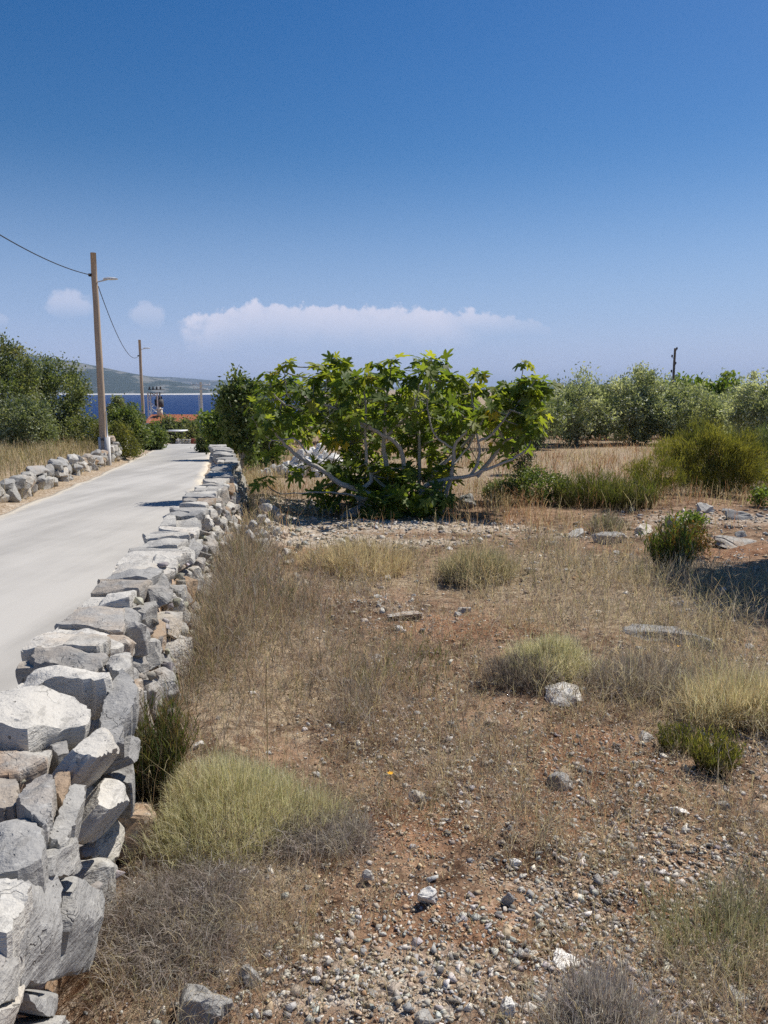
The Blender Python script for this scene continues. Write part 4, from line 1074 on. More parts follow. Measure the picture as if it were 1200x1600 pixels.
def build_trees():
    T = 'trees behind the fig'
    far_tree('olive_tree', 'silvery olive tree directly to the right of the fig crown', 'tree', 900, 30, 591, 135, pal=OLIVE, leaf=(.11, .035), nclump=210, nleaf=46, bottom=.02, spread=.17, group=T)
    far_tree('olive_tree', 'tallest pale olive tree, second to the right of the fig', 'tree', 990, 31, 583, 120, pal=OLIVE, leaf=(.11, .035), nclump=210, nleaf=46, bottom=.02, spread=.17, weights=(2, 2, 3, 1, 3), group=T)
    far_tree('olive_tree', 'low grey green olive tree in front of the dark leaning pole', 'tree', 1078, 30, 610, 140, pal=OLIVE, leaf=(.11, .035), nclump=200, nleaf=46, bottom=.02, spread=.17, weights=(2, 3, 3, 2, 1), group=T)
    far_tree('broad_green_tree', 'broad bright green tree behind the low grey olive', 'tree', 1080, 44, 590, 150, pal=BRIGHT, leaf=(.20, .12), nclump=170, nleaf=34, bottom=.1, spread=.25, group=T)
    far_tree('olive_tree', 'light olive tree cut by the right edge of the picture', 'tree', 1204, 24, 588, 120, pal=OLIVE, leaf=(.10, .032), nclump=200, nleaf=44, bottom=.02, spread=.15, weights=(2, 2, 3, 1, 3), group=T)
    far_tree('olive_tree', 'dark olive half hidden behind the right side of the fig', 'tree', 820, 27, 606, 130, pal=OLIVE, leaf=(.10, .035), nclump=150, nleaf=44, bottom=.02, spread=.16, weights=(3, 2, 1, 3, .4), group=T)
    far_tree('olive_tree', 'shaded olive filling the gap behind the two tallest olives', 'tree', 946, 36, 600, 110, pal=OLIVE, leaf=(.12, .04), nclump=150, nleaf=44, bottom=.0, spread=.18, weights=(3, 2, 1, 3, .6), group=T)
    far_tree('olive_tree', 'grey olive between the tallest olive and the low one', 'tree', 1036, 37, 600, 110, pal=OLIVE, leaf=(.12, .04), nclump=150, nleaf=44, bottom=.0, spread=.18, weights=(3, 3, 2, 2, 1), group=T)
    far_tree('olive_tree', 'olive behind the big broom shrub near the right edge', 'tree', 1140, 35, 606, 110, pal=OLIVE, leaf=(.12, .04), nclump=150, nleaf=44, bottom=.0, spread=.18, weights=(3, 3, 2, 2, 1), group=T)
    far_tree('green_tree', 'dark green tree glimpsed between the stems of the fig', 'tree', 690, 34, 612, 170, pal=MAQUIS, leaf=(.14, .06), nclump=150, nleaf=40, bottom=.05, spread=.2, group=T)
    far_tree('green_tree', 'shaded bushy tree behind the left half of the fig', 'tree', 545, 32, 612, 150, pal=MAQUIS, leaf=(.14, .06), nclump=140, nleaf=40, bottom=.05, spread=.2, group=T)
    far_tree('green_tree', 'small tree with a pale bare trunk at the far end of the wall', 'tree', 378, 17.0, 580, 70, pal=GREEN, leaf=(.07, .04), nclump=170, nleaf=26, bottom=.22, spread=.085, bark=(.36, .34, .31), trunk_r=.05)
    far_tree('leafy_bush', 'dense rounded bush between the far wall end and the fig', 'shrub', 412, 19.5, 632, 62, pal=GREEN, leaf=(.09, .05), nclump=90, nleaf=36, bottom=.02, spread=.12)
    far_tree('leafy_bush', 'bright green bush on the right of the road by the third pole', 'shrub', 350, 34, 630, 56, pal=BRIGHT, leaf=(.13, .07), nclump=110, nleaf=36, bottom=.02, spread=.16)
    far_tree('leafy_bush', 'dull green roadside bush beside the red gate', 'shrub', 321, 42, 676, 24, pal=MAQUIS, leaf=(.11, .05), nclump=50, nleaf=36, bottom=.0, spread=.12, trunk=False)
    # left of the road
    far_tree('maquis_tree', 'tall dark maquis tree at the left edge of the picture', 'tree', 0, 34, 522, 130, pal=MAQUIS, leaf=(.12, .05), nclump=260, nleaf=42, bottom=0, spread=.22, lump=.6)
    far_tree('maquis_tree', 'rounded dark green maquis tree left of the road, left of the pole', 'tree', 88, 37, 566, 112, pal=MAQUIS, leaf=(.12, .05), nclump=220, nleaf=42, bottom=0, spread=.22, weights=(2, 3, 3, 1))
    far_tree('maquis_tree', 'grey green maquis bush low between the two left trees', 'shrub', 44, 31, 622, 96, pal=OLIVE, leaf=(.11, .04), nclump=130, nleaf=40, bottom=.03, spread=.2, weights=(3, 2, 1, 4, 0))
    far_tree('maquis_bush', 'low olive green bush behind the low wall, left of the pole', 'shrub', 128, 36, 652, 84, pal=MAQUIS, leaf=(.09, .035), nclump=110, nleaf=40, bottom=0, spread=.14, trunk=False)
    far_tree('maquis_bush', 'yellowish green bush right behind the roadside pole', 'shrub', 180, 34, 660, 64, pal=BROOM, leaf=(.10, .03), nclump=110, nleaf=40, bottom=0, spread=.14, trunk=False, weights=(2, 1, .5, 3))
    far_tree('maquis_bush', 'large dark green bush on the left verge past the pole', 'shrub', 196, 38, 638, 60, pal=GREEN, leaf=(.12, .055), nclump=190, nleaf=40, bottom=0, spread=.18, trunk=False)
    far_tree('maquis_bush', 'green bush on the left verge just before the canopy', 'shrub', 240, 46, 668, 34, pal=GREEN, leaf=(.13, .06), nclump=130, nleaf=38, bottom=0, spread=.18, trunk=False)
    far_tree('cypress_tree', 'small faint conifer poking up against the blue sea', 'tree', 187, 52, 620, 26, pal=MAQUIS, leaf=(.14, .05), nclump=80, nleaf=34, bottom=.0, spread=.18, trunk=False, lump=.2)
    # trees in front of the red roofed house
    far_tree('garden_tree', 'dark garden tree hiding the left of the red tiled roof', 'tree', 268, 100, 655, 40, pal=MAQUIS, leaf=(.3, .15), nclump=90, nleaf=36, bottom=.0, spread=.4, trunk=False)
    far_tree('garden_tree', 'dark garden tree in front of the red tiled roof', 'tree', 297, 104, 658, 40, pal=MAQUIS, leaf=(.3, .15), nclump=90, nleaf=36, bottom=.0, spread=.4, trunk=False)
    far_tree('garden_tree', 'garden tree at the right end of the red tiled roof', 'tree', 322, 108, 650, 34, pal=GREEN, leaf=(.3, .15), nclump=90, nleaf=36, bottom=.0, spread=.4, trunk=False)
build_trees()

def broom(name, label, px, py, w, h, n, pal=BROOM, d_scale=.7, lean=.55, width=.006, group=None, leafn=5, weights=None):
    """upright feathery shrub: many thin shoots with small needles"""
    b = on_ground(px, py); root = empty(name, b); tag(root, label, 'shrub', group); loc = np.array(root.location)
    r = np.sqrt(rng.uniform(0, 1, n)); a = rng.uniform(0, 6.28, n)
    off = np.stack([np.cos(a) * r * w * .34, np.sin(a) * r * w * .34 * d_scale], 1)
    base = np.stack([b[0] + off[:, 0], b[1] + off[:, 1], np.zeros(n)], 1); base[:, 2] = ground_z(base[:, 0], base[:, 1]) - .01
    hh = h * (1.05 - .45 * r ** 2) * rng.uniform(.6, 1.1, n)
    s = Soup(); p0, p1, p2, pf = blades(s, base, hh, a + rng.normal(0, .5, n), lean * r * rng.uniform(.4, 1.3, n), width, palette([(0.10, .085, .05), (0.12, .11, .045)], n))
    me = mesh_np('stems', np.concatenate(s.V) - loc, np.concatenate(s.F), np.concatenate(s.C), M['grass']); link('stems', me, root)
    s = Soup(); tone = palette(pal, n, .15, weights)
    for k in range(leafn):
        t = rng.uniform(.25, 1.0, n); ang = (lean * r)
        q = np.where((t < .5)[:, None], p0 + (p1 - p0) * (t * 2)[:, None], p1 + (p2 - p1) * ((t - .5) * 2)[:, None])
        L = h * rng.uniform(.10, .24, n)
        blades(s, q, L, rng.uniform(0, 6.28, n), rng.uniform(.2, .9, n), width * 1.2, tone * rng.uniform(.8, 1.2, (n, 1)))
    me = mesh_np('shoots', np.concatenate(s.V) - loc, np.concatenate(s.F), np.concatenate(s.C), M['leaf']); link('shoots', me, root)
    return root

DEAD = [(0.36, 0.32, 0.285), (0.27, 0.235, 0.205), (0.45, 0.41, 0.365), (0.21, 0.175, 0.15)]
STRAW = [(0.55, 0.46, 0.29), (0.64, 0.55, 0.37), (0.46, 0.37, 0.23), (0.6, 0.53, 0.34)]
RUST = [(0.35, 0.255, 0.18), (0.28, 0.2, 0.15), (0.44, 0.335, 0.24), (0.33, 0.265, 0.21)]
LIME = [(0.57, 0.55, 0.33), (0.66, 0.62, 0.42), (0.47, 0.46, 0.25), (0.68, 0.63, 0.46)]
SAGE = [(0.30, 0.30, 0.17), (0.38, 0.36, 0.22), (0.22, 0.23, 0.12), (0.42, 0.38, 0.26)]

def cushion(name, label, px, py, w, h, n, pal, width=.0022, blade=(.05, .12), cat='plant', d_scale=.8, flat=False, branch=2, mat='grass', group=None, lean=(.1, 1.1)):
    """domed tuft: thin blades rising from a mound, or a tangle of dead twigs"""
    b = on_ground(px, py); root = empty(name, b); tag(root, label, cat, group); loc = np.array(root.location)
    r = np.sqrt(rng.uniform(0, 1, n)); a = rng.uniform(0, 6.28, n)
    wob = 1 + .20 * np.sin(3 * a + px) + .12 * np.sin(5 * a + py); r = r * np.where(rng.random(n) < .12, 1.22, 1.0)
    x = b[0] + np.cos(a) * r * w / 2 * wob; y = b[1] + np.sin(a) * r * w / 2 * d_scale * wob
    g = ground_z(x, y)
    dome = h * np.sqrt(np.maximum(0, 1 - r ** 2)) * (.35 + 1.15 * fbm(x * 3.2 / w, y * 3.2 / w, 4 + int(px), 3))
    L = rng.uniform(*blade, n) * np.where(rng.random(n) < .06, 1.7, 1.0)
    z = g + np.maximum(0, dome - L * .8) * rng.uniform(.0, 1.0, n) ** .5
    s = Soup(); az = a + rng.normal(0, .9, n); ln = rng.uniform(*lean, n) * (.4 + .8 * r)
    if flat: az = rng.uniform(0, 6.28, n); ln = rng.uniform(.9, 1.65, n)
    col = palette(pal, n, .16)
    p0, p1, p2, pf = blades(s, np.stack([x, y, z], 1), L, az, ln, width, col)
    for k in range(branch):
        t = rng.uniform(.2, .9, n); q = np.where((t < .5)[:, None], p0 + (p1 - p0) * (t * 2)[:, None], p1 + (p2 - p1) * ((t - .5) * 2)[:, None])
        blades(s, q, L * rng.uniform(.25, .6, n), az + rng.normal(0, 1.0, n), np.clip(ln + rng.normal(0, .5, n), -.2, 1.8), width * .75, col * rng.uniform(.85, 1.15, (n, 1)))
    me = mesh_np('blades', np.concatenate(s.V) - loc, np.concatenate(s.F), np.concatenate(s.C), M[mat]); link('twigs' if flat or cat == 'shrub' else 'blades', me, root)
    return root

def build_shrubs():
    leafy('broom_shrub', 'big feathery yellow green broom shrub at the right edge', 'shrub', on_ground(1116, 774), 1.12, 1.75, 1.3, pal=BROOM, leaf=(.095, .010), nclump=420, nleaf=60, bottom=0, spread=.07, trunk=False, upb=2.2, lump=.5)
    leafy('broom_shrub', 'darker feathery shrub at the right edge behind the big broom shrub', 'shrub', on_ground(1206, 762), 1.15, 1.2, 1.0, pal=MAQUIS, leaf=(.085, .010), nclump=220, nleaf=60, bottom=0, spread=.07, trunk=False, upb=2.0, lump=.4)
    leafy('broom_shrub', 'thin yellow green broom left of the big feathery shrub', 'shrub', on_ground(1020, 778), .74, .85, .6, pal=BROOM, leaf=(.08, .008), nclump=110, nleaf=44, bottom=0, spread=.06, trunk=False, upb=2.4, lump=.6)
    # a tree just outside the picture on the right: its shade lies on the grass
    leafy('carob_tree', 'tree just outside the right edge whose shade lies on the grass', 'tree', np.array([4.88, 7.25, gz(4.88, 7.25)]), 3.6, 1.75, 1.8, pal=GREEN, leaf=(.09, .05), nclump=240, nleaf=34, bottom=.48, spread=.12, lump=.2)
    leafy('green_shrub', 'low rounded dark green shrub on the grass right of the fig', 'shrub', on_ground(838, 786), .52, 1.05, .8, pal=GREEN, leaf=(.045, .022), nclump=120, nleaf=46, bottom=0, spread=.055, trunk=False)
    leafy('green_shrub', 'small darker shrub touching the left side of the rounded green shrub', 'shrub', on_ground(778, 786), .34, .45, .4, pal=MAQUIS, leaf=(.04, .02), nclump=60, nleaf=40, bottom=0, spread=.04, trunk=False)
    broom('green_weed', 'upright yellow green weeds right of the rounded green shrub', 925, 790, 1.5, .55, 900, pal=[(.14, .16, .04), (.20, .20, .07), (.10, .13, .03)], leafn=4, width=.006)
    broom('green_weed', 'green stalks growing in front of the thin broom', 985, 794, .9, .48, 500, pal=[(.14, .16, .04), (.22, .21, .08), (.10, .13, .03)], leafn=4, width=.006)
    leafy('dark_shrub', 'narrow dark upright shrub standing right of the fig', 'shrub', at_far(812, 735, 15.5), .95, .48, pal=[(.03, .045, .02), (.05, .06, .03)], leaf=(.05, .02), nclump=70, nleaf=46, bottom=0, spread=.07, trunk=False, lump=.15)
    b = broom('mastic_shrub', 'small green shrub with rusty leaves beside the dark patch of shade', 1048, 890, .42, .46, 260, pal=[(.11, .15, .03), (.15, .19, .045), (.22, .12, .05), (.08, .11, .025)], leafn=6, width=.007)
    leafy('mastic_shrub', 'reddish brown leafy shrub above the dark patch of shade', 'shrub', on_ground(1072, 868), .30, .5, .4, pal=[(.16, .09, .04), (.20, .12, .05), (.11, .13, .035)], leaf=(.035, .018), nclump=60, nleaf=34, bottom=0, spread=.05, trunk=False)
    leafy('leafy_weed', 'bright green leafy weed at the right edge above the stones', 'plant', on_ground(1192, 792), .28, .35, .3, pal=BRIGHT, leaf=(.05, .03), nclump=34, nleaf=22, bottom=0, spread=.04, trunk=False)
    leafy('leafy_weed', 'bright green leafy sprig on the pale stones above the rusty shrub', 'plant', on_ground(1076, 832), .22, .36, .3, pal=BRIGHT, leaf=(.05, .025), nclump=34, nleaf=20, bottom=0, spread=.04, trunk=False)
    broom('heath_shrub', 'little bright yellow green heath shrub at the lower right', 1116, 1206, .22, .20, 260, leafn=6, width=.003)
    broom('heath_shrub', 'small olive green heath shrub left of the bright yellow green one', 1058, 1172, .22, .15, 170, leafn=5, width=.003, weights=(2, 1, 0, 3))
    cushion('sage_shrub', 'grey green spiky shrub at the lower right corner', 1120, 1480, .36, .12, 650, SAGE, .0024, (.05, .11), 'shrub', group=None)
    cushion('dead_shrub', 'grey leafless shrub at the right edge above the spiky shrub', 1185, 1420, .26, .12, 400, DEAD + SAGE, .0022, (.05, .12), 'shrub')
    cushion('dead_shrub', 'pale grey dead twig bush at the bottom edge, right of centre', 940, 1612, .24, .13, 900, [(.40, .37, .36), (.32, .29, .28), (.46, .43, .41)], .0024, (.05, .12), 'shrub', lean=(.1, .9))
    cushion('grass_cushion', 'bright lime yellow cushion of fine grass beside the stone wall', 372, 1290, .60, .20, 5200, LIME, .0018, (.05, .12), 'grass tuft', lean=(.1, .9))
    cushion('grass_cushion', 'small pale lime grass cushion in the middle of the right side', 856, 1052, .40, .20, 2200, LIME, .0028, (.07, .14), 'grass tuft')
    cushion('grass_cushion', 'pale straw grass mound on the pale stones, right of the fig foot', 742, 908, .62, .28, 1500, STRAW + SAGE, .004, (.10, .24), 'grass tuft')
    cushion('grass_cushion', 'pale straw grass patch in front of the fig', 565, 890, .95, .24, 1700, STRAW, .004, (.12, .26), 'grass tuft')
    cushion('grass_cushion', 'straw coloured grass mound at the right edge', 1160, 1120, .55, .24, 2600, LIME + STRAW + STRAW, .003, (.09, .2), 'grass tuft')
    cushion('dead_shrub', 'tangle of grey dead twigs at the foot of the stone wall', 275, 1450, .42, .16, 3000, DEAD, .0024, (.06, .14), 'shrub', 1.1, True)
    cushion('dead_shrub', 'flat grey dead twig mat beside the lime grass cushion', 500, 1312, .34, .10, 1600, DEAD, .0022, (.06, .13), 'shrub', .7, True)
    cushion('dead_shrub', 'grey twig bush behind the straw mound on the right', 1010, 1075, .5, .19, 1400, DEAD, .0026, (.07, .15), 'shrub')
    cushion('dead_shrub', 'dark grey twig bush left of the flat pale rock', 815, 1066, .36, .16, 1000, [(.20, .17, .155), (.27, .24, .22), (.14, .12, .11)], .0026, (.06, .13), 'shrub')
    cushion('dead_shrub', 'grey twiggy bush under the straw mound near the fig foot', 735, 912, .42, .16, 800, [(.20, .17, .155), (.27, .24, .22), (.14, .12, .11)], .004, (.08, .16), 'shrub')
    cushion('dead_shrub', 'grey bush on the stones at the upper right', 945, 830, .4, .2, 500, DEAD + SAGE, .005, (.1, .2), 'shrub')
    broom('heath_shrub', 'green brown heath growing against the foot of the stone wall', 246, 1236, .26, .36, 420, pal=[(.10, .12, .04), (.13, .13, .05), (.17, .12, .07), (.07, .10, .03)], leafn=6, width=.003, lean=.4)
    broom('heath_shrub', 'brown green heath at the wall foot, next to the grey boulder', 180, 1330, .16, .18, 160, pal=[(.12, .12, .05), (.17, .12, .07), (.20, .17, .10)], leafn=5, width=.0026, lean=.5)
    # one tall dry stalk
    b = on_ground(418, 1205); root = empty('dry_stalk', b); tag(root, 'single tall pale dry stalk rising behind the lime grass cushion', 'stalk'); loc = np.array(root.location)
    s = Soup(); s.tube(np.array([b, b + [.004, 0, .2], b + [.002, 0, .36], b + [.008, 0, .47]]), [.003, .0026, .0022, .0016], (.50, .42, .27), 5)
    me = mesh_np('stem', np.concatenate(s.V) - loc, np.concatenate(s.F), np.concatenate(s.C), M['grass']); link('stem', me, root)
    s = Soup(); q = b + np.array([.008, 0, .46]); leaves(s, q + rng.normal(0, 1, (26, 3)) * [.003, .003, .014], .014, .004, palette(STRAW, 26), 1.0)
    me = mesh_np('seed_head', np.concatenate(s.V) - loc, np.concatenate(s.F), np.concatenate(s.C), M['grass']); link('seed_head', me, root)
    # orange flowers
    for (px, py, lab) in ((1060, 1016, 'tiny orange flower beside the grey rock outcrop, upper of two'), (1064, 1044, 'tiny orange flower beside the grey rock outcrop, lower of two'), (610, 1222, 'tiny orange flower near the middle of the field')):
        b = on_ground(px, py + 10); root = empty('orange_flower', b); tag(root, lab, 'flower', 'orange flowers'); loc = np.array(root.location)
        s = Soup(); s.tube(np.array([b, b + [0, 0, .06]]), .0012, (.14, .17, .05), 4)
        link('stem', mesh_np('stem', np.concatenate(s.V) - loc, np.concatenate(s.F), np.concatenate(s.C), M['grass']), root)
        V = [(0, 0, .062)]; Fc = []
        for k in range(10):
            a = k * .6283; V += [(math.cos(a) * .014, math.sin(a) * .014, .066 + .004 * (k % 2)), (math.cos(a + .3) * .009, math.sin(a + .3) * .009, .064)]
        for k in range(20): Fc.append((0, 1 + k, 1 + (k + 1) % 20))
        link('petals', mesh_np('petals', V, Fc, None, M['orange']), root)
build_shrubs()

# ================================================================== STONES IN THE FIELD
def rock(name, label, px, py, size, mat='stone', sink=.25, rz=None, kind=BLOCK, tilt=.15, cat='rock', seed=None, group=None, cuts=2):
    b = on_ground(px, py)
    me = hull_stone(name, seed or int(px * 7 + py), (1, 1, 1), 16, 3.0, .05, .09, cuts, M[mat])
    o = link(name, me, None, (b[0], b[1], b[2] + size[2] * (.5 - sink)), (rng.normal(0, tilt), rng.normal(0, tilt), rng.uniform(0, 3.1) if rz is None else rz), size)
    return tag(o, label, cat, group)

def build_rocks():
    rock('white_rock', 'clean white fist sized rock in the lower middle of the field', 668, 1412, (.075, .05, .062), 'stone_bright', .12, .2)
    rock('lichen_rock', 'flat grey rock with white lichen spots at the bottom left', 318, 1584, (.155, .12, .10), 'stone', .35, .1)
    rock('grey_rock', 'smooth grey half buried rock above the lichen rock', 398, 1528, (.09, .07, .06), 'stone_grey', .35, .3)
    rock('cream_rock', 'cream coloured rock with one sharp edge at the bottom edge', 792, 1588, (.055, .045, .06), 'stone_bright', .15)
    rock('boulder', 'weathered tan and grey boulder leaning on the foot of the stone wall', 205, 1316, (.27, .26, .24), 'stone_tan', .35, .3)
    rock('flat_rock', 'flat pale cream rock between the twig bushes on the right', 884, 1092, (.24, .22, .09), 'stone_bright', .35, .1)
    rock('pink_rock', 'flat pinkish rock sunk in the red soil at the right', 882, 1212, (.10, .08, .05), 'stone_tan', .45)
    rock('outcrop', 'long cracked grey rock outcrop in the grass on the right', 1042, 1000, (.62, .36, .16), 'stone_grey', .45, -.5)
    rock('outcrop', 'weathered rock shelf among grass at the right edge', 1160, 850, (.8, .5, .16), 'stone_tan', .55, .1)
    rock('outcrop', 'low grey outcrop in the red brown middle of the field', 630, 962, (.30, .26, .05), 'stone_tan', .55, .1)
    rock('boulder', 'grey boulder under the front left of the fig', 555, 806, (.5, .3, .22), 'stone_grey', .3, .2)
    rock('boulder', 'dark grey boulder under the right stems of the fig', 730, 792, (.42, .3, .26), 'stone_grey', .25, .9)
    rock('boulder', 'rounded cream boulder beside the crumbling stretch of the wall', 384, 866, (.13, .12, .13), 'stone_bright', .2)
    rock('boulder', 'white pointed stone left of the rounded cream boulder', 352, 878, (.16, .12, .14), 'stone_bright', .25)
    rock('orange_rock', 'orange brown stone on the pale rubble in front of the fig', 492, 868, (.16, .1, .07), 'stone_tan', .4)
    rock('orange_rock', 'loose orange tan rock on bare soil right of the straw mound', 822, 898, (.10, .08, .09), 'stone_tan', .2)
    rock('white_rock', 'small white rock in the red soil right of centre', 806, 1352, (.05, .032, .026), 'stone_bright', .2)
    rock('white_rock', 'white stone standing on the gravel at the right', 1006, 1350, (.022, .02, .028), 'stone_bright', .15)
    rock('grey_rock', 'upright grey stone right of the white fist sized rock', 793, 1412, (.042, .04, .055), 'stone_grey', .2)
    rock('grey_rock', 'pale upright stone left of the white fist sized rock', 574, 1380, (.05, .04, .062), 'stone', .2)
    # stones in a rough row at the upper right
    for k, (px, py, s, lab) in enumerate([(900, 838, .34, 'leftmost'), (950, 846, .42, 'second'), (1010, 832, .40, 'third'), (1060, 822, .46, 'fourth'), (1100, 800, .40, 'fifth'), (1150, 812, .5, 'sixth')]):
        rock('field_stone', 'pale stone of the broken row at the upper right, %s from the left' % lab, px, py, (s, s * .6, s * .42), 'stone' if k % 2 else 'stone_white', .35, None, group='broken row of stones')
    # white heap behind the fig
    c = at_far(500, 738, 16.5); root = empty('stone_heap', c); tag(root, 'heap of bright white stones seen through the left side of the fig', 'stone heap')
    for k in range(120):
        u, v = rng.normal(0, .55), rng.normal(0, .28); h = .60 * math.exp(-(u / .75) ** 2 - (v / .5) ** 2)
        s = rng.uniform(.18, .38)
        link('stone', random.choice(BL['stone_bright']), root, (u, v, h * rng.uniform(.2, 1)), rng.uniform(0, 3, 3), (s, s * .75, s * .6))
build_rocks()

def visible_uniform(n, d0, d1, px0=-40, px1=1240):
    """points spread over the ground so that they are about equally dense in the picture"""
    d = np.exp(rng.uniform(math.log(d0), math.log(d1), n)); a = rng.uniform(px0, px1, n)
    return np.stack([(a - 600) / F * (d * CP + CAM_H * SP), d], 1)

def in_field(x, y):
    w = wall_x(np.clip(y, 0, WALL_END)) + .24
    return np.where(y < WALL_END + .3, x > w, x > road_x(np.clip(y, 0, 100)) + ROAD_W + .6)

def palepatch(x, y):
    k = 0 * x
    for (px, py, rx, ry, ch, kk) in PATCH:
        if ch == 1:
            c = on_ground(px, py, False); k = np.maximum(k, kk * np.exp(-(((x - c[0]) / rx) ** 2 + ((y - c[1]) / ry) ** 2)))
    return k

def build_loose():
    PALE = [(.50, .46, .40), (.58, .55, .50), (.42, .36, .28), (.46, .36, .25), (.34, .33, .31)]
    EARTH = [(.48, .38, .26), (.34, .22, .13), (.58, .49, .37), (.32, .27, .22), (.44, .27, .15), (.64, .58, .48), (.50, .38, .25)]
    GREYS = [(.38, .355, .32), (.48, .45, .40), (.29, .265, .235), (.58, .54, .48), (.50, .39, .27), (.44, .31, .20)]
    # -- single stones of the ground that can be told apart
    n = 0
    cand = visible_uniform(1400, 1.6, 9.0)
    for x, y in cand:
        if n >= 250: break
        if not bool(in_field(np.array(x), np.array(y))): continue
        px = 600 + x / (y * CP + CAM_H * SP) * F
        dens = .35 + .65 * float(sstep(.45, .62, fbm(x * 1.3 + 9, y * 1.3, 77, 3)))
        if px < 520 and y < 5: dens *= .35
        if rng.random() > dens: continue
        s = float(np.clip(rng.lognormal(math.log(.036), .55), .02, .15)) * (.6 + .12 * y)
        mt = random.choices(('stone', 'stone_white', 'stone_bright', 'stone_grey', 'stone_tan'), (.3, .30, .17, .08, .15))[0]
        link('stone', random.choice(BL[mt] if s > .06 else SM[mt]), GROUND, (x, y, gz(x, y) + s * .03), (rng.normal(0, .22), rng.normal(0, .22), rng.uniform(0, 6.28)), (s * rng.uniform(.8, 1.2), s * rng.uniform(.6, 1), s * rng.uniform(.4, .7))); n += 1
    # -- fallen stones below the crumbling stretch of the wall
    for k in range(40):
        y = rng.uniform(6.4, 9.6); u = abs(rng.normal(0, .26)); x = float(wall_x(y)) + .32 + u
        s = rng.uniform(.08, .20) * (1.1 - .5 * min(1, u)); mt = pick_mat((.4, .34, .16, .10))
        link('stone', random.choice(BL[mt]), GROUND, (x, y, gz(x, y) + s * .18 + max(0, .22 - .5 * u) * rng.random()), rng.uniform(0, 3.14, 3), (s, s * .8, s * .6))
    # -- gravel nobody could count
    src = []
    for q in range(16):
        v = hull_stone('p', 500 + q, (1, 1, 1), 8, 2.6, 0, 0, 0); bm = bmesh.new(); bm.from_mesh(v); bmesh.ops.triangulate(bm, faces=bm.faces)
        bm.verts.ensure_lookup_table(); src.append((np.array([w.co[:] for w in bm.verts]), np.array([[w.index for w in f.verts] for f in bm.faces]))); bm.free(); bpy.data.meshes.remove(v)
    def scatter(name, pts, size, pal, sink=.1, flat=.65):
        s = Soup(); N = len(pts); z = ground_z(pts[:, 0], pts[:, 1]); ids = rng.integers(0, 16, N); Rm = rand_rot(N); col = palette(pal, N, .16)
        for q in range(16):
            k = np.where(ids == q)[0]
            if not len(k): continue
            V, Fc = src[q]; sc = size[k][:, None] * np.stack([rng.uniform(.8, 1.2, len(k)), rng.uniform(.65, 1.05, len(k)), rng.uniform(.5, .9, len(k))], 1)
            W = np.einsum('nij,nvj->nvi', Rm[k], V[None] * sc[:, None]); W[..., 2] *= flat
            W += np.stack([pts[k, 0], pts[k, 1], z[k] + size[k] * sink], 1)[:, None]
            o = (np.arange(len(k)) * len(V))[:, None, None]
            s.add(W.reshape(-1, 3), (Fc[None] + o).reshape(-1, 3), np.repeat(col[k], len(V), 0))
        tag(s.build(name, M['pebble']), None, None, None, 'stuff')
    def pts_of(n, d0, d1, keep):
        p = visible_uniform(n, d0, d1); k = in_field(p[:, 0], p[:, 1]); p = p[k]
        return p[rng.random(len(p)) < keep(p[:, 0], p[:, 1])]
    def bare(x, y):   # bare earth: more on the right and in the foreground
        px = 600 + x / (y * CP + CAM_H * SP) * F
        k = sstep(380, 640, px + 60 * (fbm(x * 3, y * 3, 41, 2) - .5)) * (.45 + .55 * sstep(4.8, 3.0, y))
        return np.clip(k * (.25 + .9 * sstep(.36, .62, fbm(x * 2.2, y * 2.2, 55, 4))), 0.03, 1)
    p = pts_of(72000, 1.5, 7.5, bare); scatter('gravel', p, np.clip(rng.lognormal(math.log(.0085), .5, len(p)), .004, .035) * (.62 + .16 * p[:, 1]), EARTH)
    def greyright(x, y):
        px = 600 + x / (y * CP + CAM_H * SP) * F
        return sstep(700, 950, px) * sstep(3.6, 2.6, y) * (.3 + .7 * sstep(.4, .6, fbm(x * 3 + 4, y * 3, 61, 3)))
    p = pts_of(30000, 1.5, 3.8, greyright); scatter('gravel', p, np.clip(rng.lognormal(math.log(.016), .5, len(p)), .006, .045) * (.5 + .2 * p[:, 1]), GREYS)
    def chips(x, y): return (.10 + .9 * sstep(.48, .66, fbm(x * 1.7 + 3, y * 1.7, 83, 4))) * (.35 + .65 * sstep(350, 620, 600 + x / (y * CP + CAM_H * SP) * F))
    p = pts_of(22000, 1.5, 8.0, chips); scatter('limestone_chips', p, np.clip(rng.lognormal(math.log(.017), .55, len(p)), .008, .06) * (.55 + .14 * p[:, 1]), PALE + [(.66, .63, .57), (.60, .55, .47)], 0.0)
    p = pts_of(90000, 1.5, 11.5, palepatch); scatter('rubble', p, np.clip(rng.lognormal(math.log(.018), .6, len(p)), .006, .08) * (.42 + .13 * p[:, 1]), PALE)
build_loose()

